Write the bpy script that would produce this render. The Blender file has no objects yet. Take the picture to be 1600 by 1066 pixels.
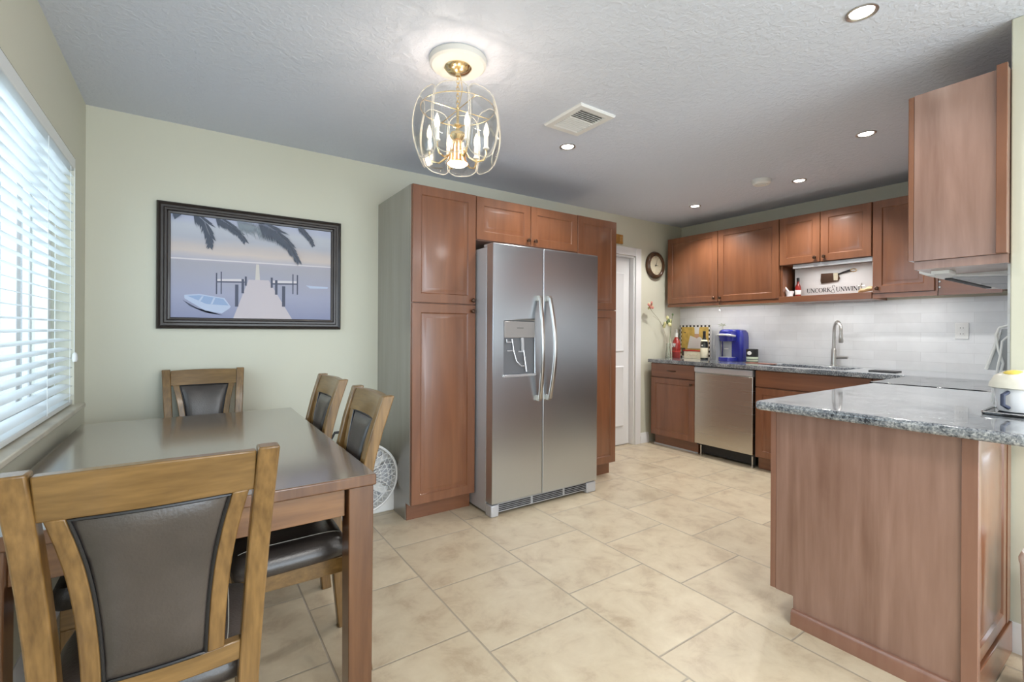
import bpy, bmesh, math, random
from mathutils import Vector, Matrix, Euler

S = bpy.context.scene
COL = S.collection
PI = math.pi
random.seed(4)

# ------------------------------------------------------------------ camera
A = 0.6022                      # heading of the view from +Y towards +X
ROLL = 0.0053
FPX = 733.0
cam_d = bpy.data.cameras.new('camera')
cam_d.sensor_width = 36.0
cam_d.lens = FPX / 1600.0 * 36.0
cam_d.shift_y = -16.4 / 1600.0
cam_d.clip_start = 0.02
cam = bpy.data.objects.new('camera', cam_d)
COL.objects.link(cam)
_f = Vector((math.sin(A), math.cos(A), 0)); _r = Vector((math.cos(A), -math.sin(A), 0)); _z = Vector((0, 0, 1))
_R = math.cos(ROLL) * _r + math.sin(ROLL) * _z
_U = -math.sin(ROLL) * _r + math.cos(ROLL) * _z
_m = Matrix((( _R.x, _U.x, -_f.x, 0.0), (_R.y, _U.y, -_f.y, 0.0), (_R.z, _U.z, -_f.z, 1.223), (0, 0, 0, 1)))
cam.matrix_world = _m
S.camera = cam

# ------------------------------------------------------------------ world, daylight, exposure
S.view_settings.view_transform = 'Standard'
S.view_settings.look = 'None'
S.view_settings.gamma = 1.0
S.view_settings.use_curve_mapping = False
S.view_settings.exposure = 0.17

W = bpy.data.worlds.new('daylight'); S.world = W; W.use_nodes = True
nt = W.node_tree; nt.nodes.clear()
wo = nt.nodes.new('ShaderNodeOutputWorld'); bg = nt.nodes.new('ShaderNodeBackground')
tc = nt.nodes.new('ShaderNodeTexCoord'); sx = nt.nodes.new('ShaderNodeSeparateXYZ'); cr = nt.nodes.new('ShaderNodeValToRGB')
mr = nt.nodes.new('ShaderNodeMapRange')
mr.inputs[1].default_value = -1; mr.inputs[2].default_value = 1
nt.links.new(tc.outputs['Generated'], sx.inputs[0]); nt.links.new(sx.outputs['Z'], mr.inputs[0]); nt.links.new(mr.outputs[0], cr.inputs[0])
e = cr.color_ramp.elements
e[0].position = 0.30; e[0].color = (0.42, 0.48, 0.46, 1)
e[1].position = 0.75; e[1].color = (0.72, 0.86, 1.0, 1)
k = cr.color_ramp.elements.new(0.5); k.color = (0.80, 0.90, 1.0, 1)
nt.links.new(cr.outputs[0], bg.inputs[0]); bg.inputs[1].default_value = 0.62
nt.links.new(bg.outputs[0], wo.inputs[0])

def lamp(name, kind, loc, energy, color=(1, 1, 1), rot=(0, 0, 0), **kw):
    d = bpy.data.lights.new(name, kind); d.energy = energy; d.color = color
    for a_, b_ in kw.items(): setattr(d, a_, b_)
    o = bpy.data.objects.new(name, d); COL.objects.link(o); o.location = loc; o.rotation_euler = rot
    return o
# daylight lamps added for unseen glass doors and window behind the camera
lamp('daylight_glass_doors', 'AREA', (1.6, -3.35, 1.15), 138, (0.80, 0.90, 1.0), (PI/2, 0, 0), shape='RECTANGLE', size=3.6, size_y=2.0)
lamp('daylight_living_window', 'AREA', (4.70, -1.6, 1.2), 30, (0.78, 0.89, 1.0), (0, PI/2, 0), shape='RECTANGLE', size=1.46, size_y=2.5)
# daylight through the window beside the table (outside the blinds)
lamp('daylight_window', 'AREA', (-0.95, 2.1, 1.6), 40, (0.74, 0.87, 1.0), (0, -PI/2, 0), shape='RECTANGLE', size=1.6, size_y=2.2)
# unseen fill lights added under the living-room ceiling to brighten the room
for lx, ly in ((0.9, -0.9), (3.2, -1.2)):
    lamp('living_room_fill', 'AREA', (lx, ly, 2.40), 30, (1.0, 0.97, 0.93), (0, 0, 0), shape='DISK', size=0.5)

# ------------------------------------------------------------------ helpers
class MB:
    def __init__(s): s.v = []; s.f = []; s.mi = []; s.m = 0
    def add(s, vs, fs):
        b = len(s.v); s.v += [tuple(p) for p in vs]
        for f in fs: s.f.append([i + b for i in f]); s.mi.append(s.m)
        return s
    def box(s, x0, x1, y0, y1, z0, z1):
        vs = [(x, y, z) for z in (z0, z1) for y in (y0, y1) for x in (x0, x1)]
        return s.add(vs, [(0, 2, 3, 1), (4, 5, 7, 6), (0, 1, 5, 4), (2, 6, 7, 3), (0, 4, 6, 2), (1, 3, 7, 5)])
    def poly(s, pts): return s.add(pts, [list(range(len(pts)))])
    def prism(s, pts, axis, a0, a1):
        def P(p, a):
            return {'x': (a, p[0], p[1]), 'y': (p[0], a, p[1]), 'z': (p[0], p[1], a)}[axis]
        n = len(pts)
        vs = [P(p, a0) for p in pts] + [P(p, a1) for p in pts]
        return s.add(vs, [list(range(n))[::-1], [i + n for i in range(n)]] + [[i, (i + 1) % n, (i + 1) % n + n, i + n] for i in range(n)])
    def loft(s, loops, caps=True, closed=False):
        n = len(loops[0]); vs = [p for l in loops for p in l]; fs = []
        m = len(loops)
        for j in range(m if closed else m - 1):
            for i in range(n):
                k2 = (j + 1) % m
                fs.append([j*n+i, j*n+(i+1) % n, k2*n+(i+1) % n, k2*n+i])
        if caps and not closed: fs += [list(range(n))[::-1], [(m-1)*n+i for i in range(n)]]
        return s.add(vs, fs)
    def tube(s, pts, r, n=10, closed=False, caps=True):
        P = [Vector(p) for p in pts]; m = len(P); loops = []
        prev = None
        for i in range(m):
            if closed: t = P[(i+1) % m] - P[i-1]
            else: t = P[min(i+1, m-1)] - P[max(i-1, 0)]
            t.normalize()
            if prev is None:
                up = Vector((0, 0, 1)) if abs(t.z) < .9 else Vector((1, 0, 0))
                a_ = t.cross(up).normalized()
            else:
                a_ = (prev - t * prev.dot(t)).normalized()
            prev = a_; b_ = t.cross(a_)
            rr = r[i] if isinstance(r, (list, tuple)) else r
            loops.append([P[i] + rr * (math.cos(2*PI*q/n) * a_ + math.sin(2*PI*q/n) * b_) for q in range(n)])
        return s.loft(loops, caps, closed)
    def lathe(s, prof, c=(0, 0, 0), ax=(0, 0, 1), n=28):
        c = Vector(c); ax = Vector(ax).normalized()
        up = Vector((0, 0, 1)) if abs(ax.z) < .9 else Vector((1, 0, 0))
        a_ = ax.cross(up).normalized(); b_ = ax.cross(a_)
        loops = [[c + ax*h + max(r, 1e-5)*(math.cos(2*PI*q/n)*a_ + math.sin(2*PI*q/n)*b_) for q in range(n)] for r, h in prof]
        return s.loft(loops, True)
    def ellipsoid(s, c, r, n=16, m=10):
        prof = []
        loops = []
        for j in range(m + 1):
            t = -PI/2 + PI*j/m
            rr = max(math.cos(t), 1e-4)
            loops.append([(c[0]+r[0]*rr*math.cos(2*PI*q/n), c[1]+r[1]*rr*math.sin(2*PI*q/n), c[2]+r[2]*math.sin(t)) for q in range(n)])
        return s.loft(loops)
    def panel(s, o, u, v, n, w, h, rings, t):
        """a slab w x h (front lower-left corner o) with nested rectangular rings (inset, depth out of the front)."""
        o, u, v, n = map(Vector, (o, u, v, n))
        loops = []
        def rect(i, d): return [o+u*i+v*i+n*d, o+u*(w-i)+v*i+n*d, o+u*(w-i)+v*(h-i)+n*d, o+u*i+v*(h-i)+n*d]
        loops.append(rect(0, -t))
        for i, d in rings: loops.append(rect(i, d))
        return s.loft(loops)
    def grid(s, fn, nu, nv):
        vs = [fn(i/nu, j/nv) for j in range(nv+1) for i in range(nu+1)]
        return s.add(vs, [[j*(nu+1)+i, j*(nu+1)+i+1, (j+1)*(nu+1)+i+1, (j+1)*(nu+1)+i] for j in range(nv) for i in range(nu)])
    def build(s, name, mats, parent=None, bevel=0, smooth=True, angle=35, origin=None, seg=2, solid=0, merge=False):
        me = bpy.data.meshes.new(name)
        vs = s.v
        if parent is not None:
            r = parent
            while r.parent: r = r.parent
            M = Matrix.Translation(r.location) @ Euler(r.rotation_euler).to_matrix().to_4x4()
            Mi = M.inverted(); vs = [tuple(Mi @ Vector(p)) for p in vs]
        elif origin is not None:
            vs = [(p[0]-origin[0], p[1]-origin[1], p[2]-origin[2]) for p in vs]
        me.from_pydata(vs, [], s.f)
        if not isinstance(mats, (list, tuple)): mats = [mats]
        for m_ in mats: me.materials.append(m_)
        for p, i in zip(me.polygons, s.mi): p.material_index = i
        bm = bmesh.new(); bm.from_mesh(me)
        if merge: bmesh.ops.remove_doubles(bm, verts=bm.verts, dist=1e-5)
        bmesh.ops.recalc_face_normals(bm, faces=bm.faces); bm.to_mesh(me); bm.free()
        if smooth:
            for p in me.polygons: p.use_smooth = True
            me.set_sharp_from_angle(angle=math.radians(angle))
        o = bpy.data.objects.new(name, me); COL.objects.link(o)
        if parent is not None: o.parent = parent
        elif origin is not None: o.location = origin
        if solid:
            md = o.modifiers.new('solid', 'SOLIDIFY'); md.thickness = solid; md.offset = 0
        if bevel:
            md = o.modifiers.new('bevel', 'BEVEL'); md.width = bevel; md.segments = seg; md.limit_method = 'ANGLE'; md.angle_limit = math.radians(40)
        return o

def thing(name, label, cat, loc, rotz=0, group=None):
    o = bpy.data.objects.new(name, None); COL.objects.link(o); o.location = loc; o.rotation_euler = (0, 0, rotz)
    o.empty_display_size = 0.1
    return tag(o, label, cat, group)
def tag(o, label, cat, group=None):
    o['label'] = label; o['category'] = cat
    if group: o['group'] = group
    return o
def struct(o): o['kind'] = 'structure'; return o
def lab(o, l): o['label'] = l; return o
def dup(root, loc, rotz, label, group=None):
    def cp(o, par):
        c = o.copy(); COL.objects.link(c); c.parent = par
        for ch in o.children: cp(ch, c)
        return c
    c = cp(root, None); c.location = loc; c.rotation_euler = (0, 0, rotz); c['label'] = label
    if group: c['group'] = group
    return c

# ------------------------------------------------------------------ materials
def new_mat(name):
    m = bpy.data.materials.new(name); m.use_nodes = True
    return m, m.node_tree, m.node_tree.nodes['Principled BSDF']
def mat(name, col, rough=0.5, metal=0.0, coat=0.0, bump=None, spec=0.5, emit=None, var=None, coat_rough=0.08):
    """plain procedural surface; bump=(scale, strength), var=(scale xyz, amount) mottles the colour"""
    m, t, b = new_mat(name)
    b.inputs['Base Color'].default_value = (*col, 1); b.inputs['Roughness'].default_value = rough
    b.inputs['Metallic'].default_value = metal; b.inputs['Coat Weight'].default_value = coat; b.inputs['Coat Roughness'].default_value = coat_rough
    b.inputs['Specular IOR Level'].default_value = spec
    if emit:
        b.inputs['Emission Color'].default_value = (*emit[0], 1); b.inputs['Emission Strength'].default_value = emit[1]
    c = t.nodes.new('ShaderNodeTexCoord')
    if bump:
        n = t.nodes.new('ShaderNodeTexNoise'); n.inputs['Scale'].default_value = bump[0]; n.inputs['Detail'].default_value = 3
        t.links.new(c.outputs['Object'], n.inputs['Vector'])
        bp = t.nodes.new('ShaderNodeBump'); bp.inputs['Strength'].default_value = bump[1]; bp.inputs['Distance'].default_value = 0.01
        t.links.new(n.outputs[0], bp.inputs['Height']); t.links.new(bp.outputs[0], b.inputs['Normal'])
    if var:
        mp = t.nodes.new('ShaderNodeMapping'); mp.inputs['Scale'].default_value = var[0]
        n = t.nodes.new('ShaderNodeTexNoise'); n.inputs['Scale'].default_value = 1; n.inputs['Detail'].default_value = 4
        r = t.nodes.new('ShaderNodeValToRGB')
        a_ = var[1]
        r.color_ramp.elements[0].position = .3; r.color_ramp.elements[1].position = .7
        r.color_ramp.elements[0].color = (*[x*(1-a_) for x in col], 1); r.color_ramp.elements[1].color = (*[min(1, x*(1+a_)) for x in col], 1)
        t.links.new(c.outputs['Object'], mp.inputs[0]); t.links.new(mp.outputs[0], n.inputs['Vector']); t.links.new(n.outputs[0], r.inputs[0]); t.links.new(r.outputs[0], b.inputs['Base Color'])
    return m
def wood(name, dark, light, scale, rough=0.35, coat=0.3, streak=0.5, coat_rough=0.12):
    """grain runs along the axis whose scale is smallest"""
    m, t, b = new_mat(name)
    c = t.nodes.new('ShaderNodeTexCoord'); mp = t.nodes.new('ShaderNodeMapping'); mp.inputs['Scale'].default_value = scale
    n1 = t.nodes.new('ShaderNodeTexNoise'); n1.inputs['Scale'].default_value = 1; n1.inputs['Detail'].default_value = 6; n1.inputs['Distortion'].default_value = 1.2
    mp2 = t.nodes.new('ShaderNodeMapping'); mp2.inputs['Scale'].default_value = [x*5 for x in scale]
    n2 = t.nodes.new('ShaderNodeTexNoise'); n2.inputs['Scale'].default_value = 1; n2.inputs['Detail'].default_value = 3
    mx = t.nodes.new('ShaderNodeMix'); mx.inputs[0].default_value = streak*0.5
    r = t.nodes.new('ShaderNodeValToRGB'); r.color_ramp.elements[0].position = .33; r.color_ramp.elements[1].position = .68
    r.color_ramp.elements[0].color = (*dark, 1); r.color_ramp.elements[1].color = (*light, 1)
    for mm in (mp, mp2): t.links.new(c.outputs['Object'], mm.inputs[0])
    t.links.new(mp.outputs[0], n1.inputs['Vector']); t.links.new(mp2.outputs[0], n2.inputs['Vector'])
    t.links.new(n1.outputs[0], mx.inputs[2]); t.links.new(n2.outputs[0], mx.inputs[3]); t.links.new(mx.outputs[0], r.inputs[0]); t.links.new(r.outputs[0], b.inputs['Base Color'])
    b.inputs['Roughness'].default_value = rough; b.inputs['Coat Weight'].default_value = coat; b.inputs['Coat Roughness'].default_value = coat_rough
    return m

M = {}
M['wall'] = mat('wall_paint', (0.645, 0.635, 0.52), 0.55, bump=(90, .02))
M['white'] = mat('white_gloss_paint', (0.80, 0.80, 0.80), 0.35)
M['white_plastic'] = mat('white_plastic', (0.82, 0.82, 0.80), 0.35)
M['slat'] = mat('white_blind_slat', (0.80, 0.83, 0.83), 0.4)
M['cherry'] = wood('cherry_upright_grain', (0.165, 0.060, 0.026), (0.235, 0.092, 0.041), (9, 9, 0.9), 0.36, 0.6, .45, .16)
M['cherry_flat'] = wood('cherry_level_grain', (0.165, 0.060, 0.026), (0.235, 0.092, 0.041), (.9, .9, 14), 0.36, 0.6, .45, .16)
M['cherry_panel'] = wood('cherry_side_panel', (0.205, 0.105, 0.072), (0.36, 0.215, 0.165), (8, 8, 0.8), 0.36, 0.6, .6, .2)  # paler than cherry: white light reflected in its gloss is put into the colour
M['cherry_trim'] = wood('cherry_trim', (0.23, 0.105, 0.066), (0.31, 0.16, 0.11), (9, 9, 0.9), 0.36, 0.6, .5, .18)
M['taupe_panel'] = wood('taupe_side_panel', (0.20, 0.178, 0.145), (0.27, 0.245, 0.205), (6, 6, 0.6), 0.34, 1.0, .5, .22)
M['chair_wood'] = wood('chair_wood', (0.105, 0.052, 0.012), (0.27, 0.15, 0.047), (22, 22, 1.8), 0.30, 0.35, .9)
M['chair_wood_across'] = wood('chair_wood_across', (0.125, 0.066, 0.017), (0.25, 0.142, 0.046), (3, 16, 26), 0.30, 0.35, .7)
M['table_wood'] = wood('table_wood', (0.155, 0.118, 0.09), (0.225, 0.178, 0.14), (9, .9, 9), 0.26, 1.0, .6, 0.13)
M['table_wood'].node_tree.nodes['Principled BSDF'].inputs['Coat IOR'].default_value = 2.2
M['table_wood_leg'] = wood('table_leg_wood', (0.085, 0.032, 0.013), (0.19, 0.085, 0.035), (12, 12, 1.2), 0.28, 0.45, .6)
M['table_wood_apron'] = wood('table_apron_wood', (0.14, 0.055, 0.018), (0.27, 0.13, 0.05), (1.1, 1.1, 18), 0.28, 0.4, .6)
M['leather'] = mat('dark_leather', (0.050, 0.041, 0.036), 0.30, coat=0.3, bump=(160, .10), var=((5, 5, 5), .5), coat_rough=.25)
M['leather_edge'] = mat('black_piping', (0.008, 0.008, 0.010), 0.35)
M['stitch'] = mat('pale_stitching', (0.45, 0.42, 0.36), 0.8)
M['black'] = mat('black_matt', (0.012, 0.012, 0.013), 0.5)
M['dark_gap'] = mat('dark_recess', (0.02, 0.018, 0.017), 0.8)
M['black_glass'] = mat('black_glass', (0.01, 0.01, 0.012), 0.06)
M['chrome'] = mat('bright_chrome', (0.80, 0.80, 0.80), 0.12, 1.0)
M['nickel'] = mat('brushed_nickel', (0.58, 0.56, 0.53), 0.28, 1.0)
M['bronze'] = mat('bronze_knob', (0.10, 0.055, 0.035), 0.35, 0.8)
M['brass'] = mat('polished_brass', (0.86, 0.68, 0.40), 0.16, 1.0)
M['grey_plastic'] = mat('grey_plastic', (0.42, 0.43, 0.45), 0.4)
M['pale_grey'] = mat('pale_grey_metal', (0.56, 0.57, 0.60), 0.38, 0.3)
M['cavity'] = mat('dispenser_grey', (0.18, 0.185, 0.20), 0.35, 0.3)
M['panel_grey'] = mat('dispenser_panel', (0.34, 0.32, 0.31), 0.35, 0.4)
def clear_bulb():
    m, t, b = new_mat('lit_clear_bulb'); t.nodes.remove(b)
    out = t.nodes['Material Output']; tr = t.nodes.new('ShaderNodeBsdfTransparent'); em = t.nodes.new('ShaderNodeEmission'); ad = t.nodes.new('ShaderNodeAddShader')
    em.inputs[0].default_value = (1.0, .82, .58, 1); em.inputs[1].default_value = 1.6
    t.links.new(tr.outputs[0], ad.inputs[0]); t.links.new(em.outputs[0], ad.inputs[1]); t.links.new(ad.outputs[0], out.inputs[0])
    return m
M['bulb'] = clear_bulb()
M['filament'] = mat('lit_filament', (1, .9, .75), 0.4, emit=((1.0, 0.82, 0.60), 40))
M['downlight'] = mat('lit_lens', (1, 1, 1), 0.4, emit=((1.0, 0.95, 0.86), 14))
M['copper'] = mat('copper_cup', (0.72, 0.42, 0.22), 0.25, 1.0)
M['frame_dark'] = mat('dark_frame_wood', (0.030, 0.022, 0.018), 0.40, coat=.2)
M['stone_sill'] = mat('stone_sill', (0.62, 0.58, 0.48), 0.35, var=((8, 8, 8), .15))
M['medallion'] = mat('medallion_plaster', (0.66, 0.65, 0.61), 0.6)
M['label_white'] = mat('label_white', (0.78, 0.77, 0.73), 0.5)
M['label_red'] = mat('label_red', (0.45, 0.03, 0.02), 0.5)
M['red_glass'] = mat('red_bottle', (0.26, 0.016, 0.012), 0.12, coat=.6)
M['dark_glass'] = mat('wine_bottle_glass', (0.012, 0.014, 0.010), 0.08, coat=.5)
M['blue'] = mat('glossy_blue_plastic', (0.018, 0.025, 0.25), 0.22, coat=.4)
M['smoke_tank'] = mat('smoky_tank', (0.30, 0.31, 0.34), 0.12, coat=.4)
M['silver'] = mat('silver_plastic', (0.66, 0.67, 0.70), 0.25, .6)
M['green_leaf'] = mat('leaf_green', (0.16, 0.22, 0.10), 0.6)
M['pink'] = mat('faded_pink_petal', (0.62, 0.25, 0.20), 0.7)
M['cream_petal'] = mat('cream_petal', (0.72, 0.68, 0.36), 0.7)
M['stem'] = mat('dry_stem', (0.50, 0.45, 0.33), 0.7)
M['cream'] = mat('cream_card', (0.76, 0.70, 0.52), 0.6, var=((30, 30, 30), .08))
M['ochre'] = mat('ochre_paint', (0.62, 0.42, 0.10), 0.6, var=((16, 16, 16), .25))
M['art_white'] = mat('white_paint_art', (0.74, 0.74, 0.70), 0.6)
M['art_dark'] = mat('dark_paint_art', (0.08, 0.06, 0.05), 0.6)
M['skin_art'] = mat('tan_paint_art', (0.60, 0.36, 0.22), 0.6)
M['tan_wood'] = mat('tan_wood', (0.50, 0.33, 0.16), 0.5, var=((40, 8, 40), .2))
M['gold_wood'] = mat('golden_wood', (0.42, 0.20, 0.035), 0.5, var=((40, 40, 8), .3))
M['red_board'] = mat('red_brown_board', (0.22, 0.085, 0.055), 0.4)
M['yellow'] = mat('yellow_glaze', (0.80, 0.62, 0.12), 0.3)
M['clock_face'] = mat('clock_face', (0.66, 0.60, 0.45), 0.5, var=((14, 14, 14), .12))
M['clock_rim'] = mat('clock_rim', (0.075, 0.035, 0.016), 0.25, coat=.5)
M['white_ceramic'] = mat('white_ceramic', (0.80, 0.81, 0.84), 0.18, coat=.3)
M['hinge'] = mat('hinge_metal', (0.6, 0.6, 0.6), 0.3, 1.0)
M['can_green'] = mat('can_pale_green', (0.45, 0.52, 0.40), 0.4)
M['filter'] = mat('hood_filter_mesh', (0.45, 0.46, 0.48), 0.35, 0.7, bump=(260, .3))
M['basin'] = mat('basin_steel', (0.16, 0.16, 0.165), 0.3, 0.9)

# knockdown ceiling
m, t, b = new_mat('textured_ceiling')
b.inputs['Base Color'].default_value = (0.67, 0.71, 0.80, 1); b.inputs['Roughness'].default_value = 0.8
c = t.nodes.new('ShaderNodeTexCoord'); n = t.nodes.new('ShaderNodeTexNoise'); n.inputs['Scale'].default_value = 42; n.inputs['Detail'].default_value = 3; n.inputs['Distortion'].default_value = .6
r = t.nodes.new('ShaderNodeValToRGB'); r.color_ramp.elements[0].position = .42; r.color_ramp.elements[1].position = .62
bp = t.nodes.new('ShaderNodeBump'); bp.inputs['Strength'].default_value = .35; bp.inputs['Distance'].default_value = .004
t.links.new(c.outputs['Object'], n.inputs['Vector']); t.links.new(n.outputs[0], r.inputs[0]); t.links.new(r.outputs[0], bp.inputs['Height']); t.links.new(bp.outputs[0], b.inputs['Normal'])
M['ceiling'] = m

# brushed stainless steel (vertical or level brushing)
def steel(name, col, scale, rough=0.24):
    m, t, b = new_mat(name)
    b.inputs['Metallic'].default_value = 1.0; b.inputs['Base Color'].default_value = (*col, 1)
    c = t.nodes.new('ShaderNodeTexCoord'); mp = t.nodes.new('ShaderNodeMapping'); mp.inputs['Scale'].default_value = scale
    n = t.nodes.new('ShaderNodeTexNoise'); n.inputs['Scale'].default_value = 1; n.inputs['Detail'].default_value = 2
    r = t.nodes.new('ShaderNodeMapRange'); r.inputs[3].default_value = rough - .006; r.inputs[4].default_value = rough + .008
    t.links.new(c.outputs['Object'], mp.inputs[0]); t.links.new(mp.outputs[0], n.inputs['Vector']); t.links.new(n.outputs[0], r.inputs[0]); t.links.new(r.outputs[0], b.inputs['Roughness'])
    return m
M['steel'] = steel('stainless_steel', (0.60, 0.65, 0.70), (1.5, 1.5, 420), .29)
M['steel_warm'] = steel('stainless_steel_dishwasher', (0.62, 0.59, 0.53), (1.5, 1.5, 420), .27)

# clear glass: a pane one sees and lights through, with a mirror-like sheen
def glass(name, tint=(0.97, 0.99, 0.98), sheen=0.10, edge=0.5):
    m, t, b = new_mat(name); t.nodes.remove(b)
    out = t.nodes['Material Output']; tr = t.nodes.new('ShaderNodeBsdfTransparent'); gl = t.nodes.new('ShaderNodeBsdfGlossy')
    tr.inputs[0].default_value = (*tint, 1); gl.inputs['Roughness'].default_value = .03
    lw = t.nodes.new('ShaderNodeLayerWeight'); lw.inputs[0].default_value = .25
    mr_ = t.nodes.new('ShaderNodeMapRange'); mr_.inputs[3].default_value = sheen*.4; mr_.inputs[4].default_value = edge
    mx = t.nodes.new('ShaderNodeMixShader')
    t.links.new(lw.outputs['Fresnel'], mr_.inputs[0]); t.links.new(mr_.outputs[0], mx.inputs[0]); t.links.new(tr.outputs[0], mx.inputs[1]); t.links.new(gl.outputs[0], mx.inputs[2]); t.links.new(mx.outputs[0], out.inputs[0])
    return m
M['glass'] = glass('clear_glass', sheen=.12, edge=.6)
M['panel_glass'] = glass('chandelier_glass', (.97, .98, .98), .08, .45)
def edge_glass():
    m, t, b = new_mat('bevelled_glass_edge')
    out = t.nodes['Material Output']; tr = t.nodes.new('ShaderNodeBsdfTransparent'); mx = t.nodes.new('ShaderNodeMixShader'); mx.inputs[0].default_value = .5
    b.inputs['Base Color'].default_value = (.80, .76, .66, 1); b.inputs['Roughness'].default_value = .15
    t.links.new(tr.outputs[0], mx.inputs[1]); t.links.new(b.outputs[0], mx.inputs[2]); t.links.new(mx.outputs[0], out.inputs[0])
    return m
M['glass_edge'] = edge_glass()
M['pane'] = glass('window_pane', (0.96, 0.99, 1.0), .1, .4)

# granite
m, t, b = new_mat('grey_granite')
c = t.nodes.new('ShaderNodeTexCoord')
n1 = t.nodes.new('ShaderNodeTexNoise'); n1.inputs['Scale'].default_value = 120; n1.inputs['Detail'].default_value = 5; n1.inputs['Distortion'].default_value = .6
n2 = t.nodes.new('ShaderNodeTexNoise'); n2.inputs['Scale'].default_value = 14; n2.inputs['Detail'].default_value = 3
mx = t.nodes.new('ShaderNodeMix'); mx.inputs[0].default_value = .35
r = t.nodes.new('ShaderNodeValToRGB')
el = r.color_ramp.elements
el[0].position = .36; el[0].color = (.03, .034, .042, 1); el[1].position = .66; el[1].color = (.50, .51, .51, 1)
q = el.new(.45); q.color = (.13, .145, .165, 1); q = el.new(.55); q.color = (.27, .285, .30, 1)
for nn in (n1, n2): t.links.new(c.outputs['Object'], nn.inputs['Vector'])
t.links.new(n1.outputs[0], mx.inputs[2]); t.links.new(n2.outputs[0], mx.inputs[3]); t.links.new(mx.outputs[0], r.inputs[0]); t.links.new(r.outputs[0], b.inputs['Base Color'])
b.inputs['Roughness'].default_value = .10; b.inputs['Coat Weight'].default_value = .5; b.inputs['Coat Roughness'].default_value = .03
M['granite'] = m

# floor: 0.51 m travertine-look tiles, each row shifted along Y
m, t, b = new_mat('beige_floor_tile')
N = t.nodes.new; L = t.links.new
def math_n(op, a_=None, b_=None):
    n_ = N('ShaderNodeMath'); n_.operation = op
    for i, x in enumerate((a_, b_)):
        if x is None: continue
        if isinstance(x, (int, float)): n_.inputs[i].default_value = x
        else: L(x, n_.inputs[i])
    return n_.outputs[0]
c = N('ShaderNodeTexCoord'); sp = N('ShaderNodeSeparateXYZ'); L(c.outputs['Object'], sp.inputs[0])
u_ = math_n('DIVIDE', math_n('SUBTRACT', sp.outputs[0], 0.432), 0.5125)
ci = math_n('FLOOR', u_); uf = math_n('SUBTRACT', u_, ci)
off = N('ShaderNodeValToRGB'); off.color_ramp.interpolation = 'CONSTANT'
vals = [.30, .80, .15, .55, .292, .988, .239, .777, .35, .05, .62, .28, .9, .4, .7, .1]     # row offsets, rows -4..11
while len(off.color_ramp.elements) < 16: off.color_ramp.elements.new(0.5)
for i, vv in enumerate(vals):
    off.color_ramp.elements[i].position = i/16
for i, vv in enumerate(vals):
    off.color_ramp.elements[i].color = (vv, vv, vv, 1)
L(math_n('DIVIDE', math_n('ADD', ci, 4.5), 16.0), off.inputs[0])
v_ = math_n('SUBTRACT', math_n('DIVIDE', sp.outputs[1], 0.507), off.outputs[0])
vi = math_n('FLOOR', v_); vf = math_n('SUBTRACT', v_, vi)
def edge(f): return math_n('MINIMUM', f, math_n('SUBTRACT', 1.0, f))
ed = math_n('MINIMUM', edge(uf), edge(vf))
gm = N('ShaderNodeMapRange'); gm.interpolation_type = 'SMOOTHSTEP'; L(ed, gm.inputs[0]); gm.inputs[1].default_value = .0045; gm.inputs[2].default_value = .0095
cb = N('ShaderNodeCombineXYZ'); L(ci, cb.inputs[0]); L(vi, cb.inputs[1])
wn = N('ShaderNodeTexWhiteNoise'); wn.noise_dimensions = '2D'; L(cb.outputs[0], wn.inputs['Vector'])
va = N('ShaderNodeVectorMath'); va.operation = 'MULTIPLY_ADD'; L(cb.outputs[0], va.inputs[0]); va.inputs[1].default_value = (3.7, 5.3, 1.1); L(c.outputs['Object'], va.inputs[2])
n1 = N('ShaderNodeTexNoise'); n1.inputs['Scale'].default_value = 6.5; n1.inputs['Detail'].default_value = 9; n1.inputs['Roughness'].default_value = .66; n1.inputs['Distortion'].default_value = .35; L(va.outputs[0], n1.inputs['Vector'])
r = N('ShaderNodeValToRGB'); el = r.color_ramp.elements
el[0].position = .30; el[0].color = (.44, .34, .23, 1); el[1].position = .72; el[1].color = (.66, .57, .42, 1)
q = el.new(.48); q.color = (.58, .485, .345, 1)
L(n1.outputs[0], r.inputs[0])
hs = N('ShaderNodeHueSaturation'); L(r.outputs[0], hs.inputs['Color'])
L(math_n('ADD', math_n('MULTIPLY', wn.outputs[0], .12), .94), hs.inputs['Value'])
mx = N('ShaderNodeMix'); mx.data_type = 'RGBA'; L(gm.outputs[0], mx.inputs[0]); mx.inputs[6].default_value = (.41, .35, .27, 1); L(hs.outputs[0], mx.inputs[7])
L(mx.outputs[2], b.inputs['Base Color']); b.inputs['Roughness'].default_value = .33
bp = N('ShaderNodeBump'); bp.inputs['Strength'].default_value = .5; bp.inputs['Distance'].default_value = .004
hh = math_n('ADD', gm.outputs[0], math_n('MULTIPLY', n1.outputs[0], .15)); L(hh, bp.inputs['Height']); L(bp.outputs[0], b.inputs['Normal'])
M['floor'] = m

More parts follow.
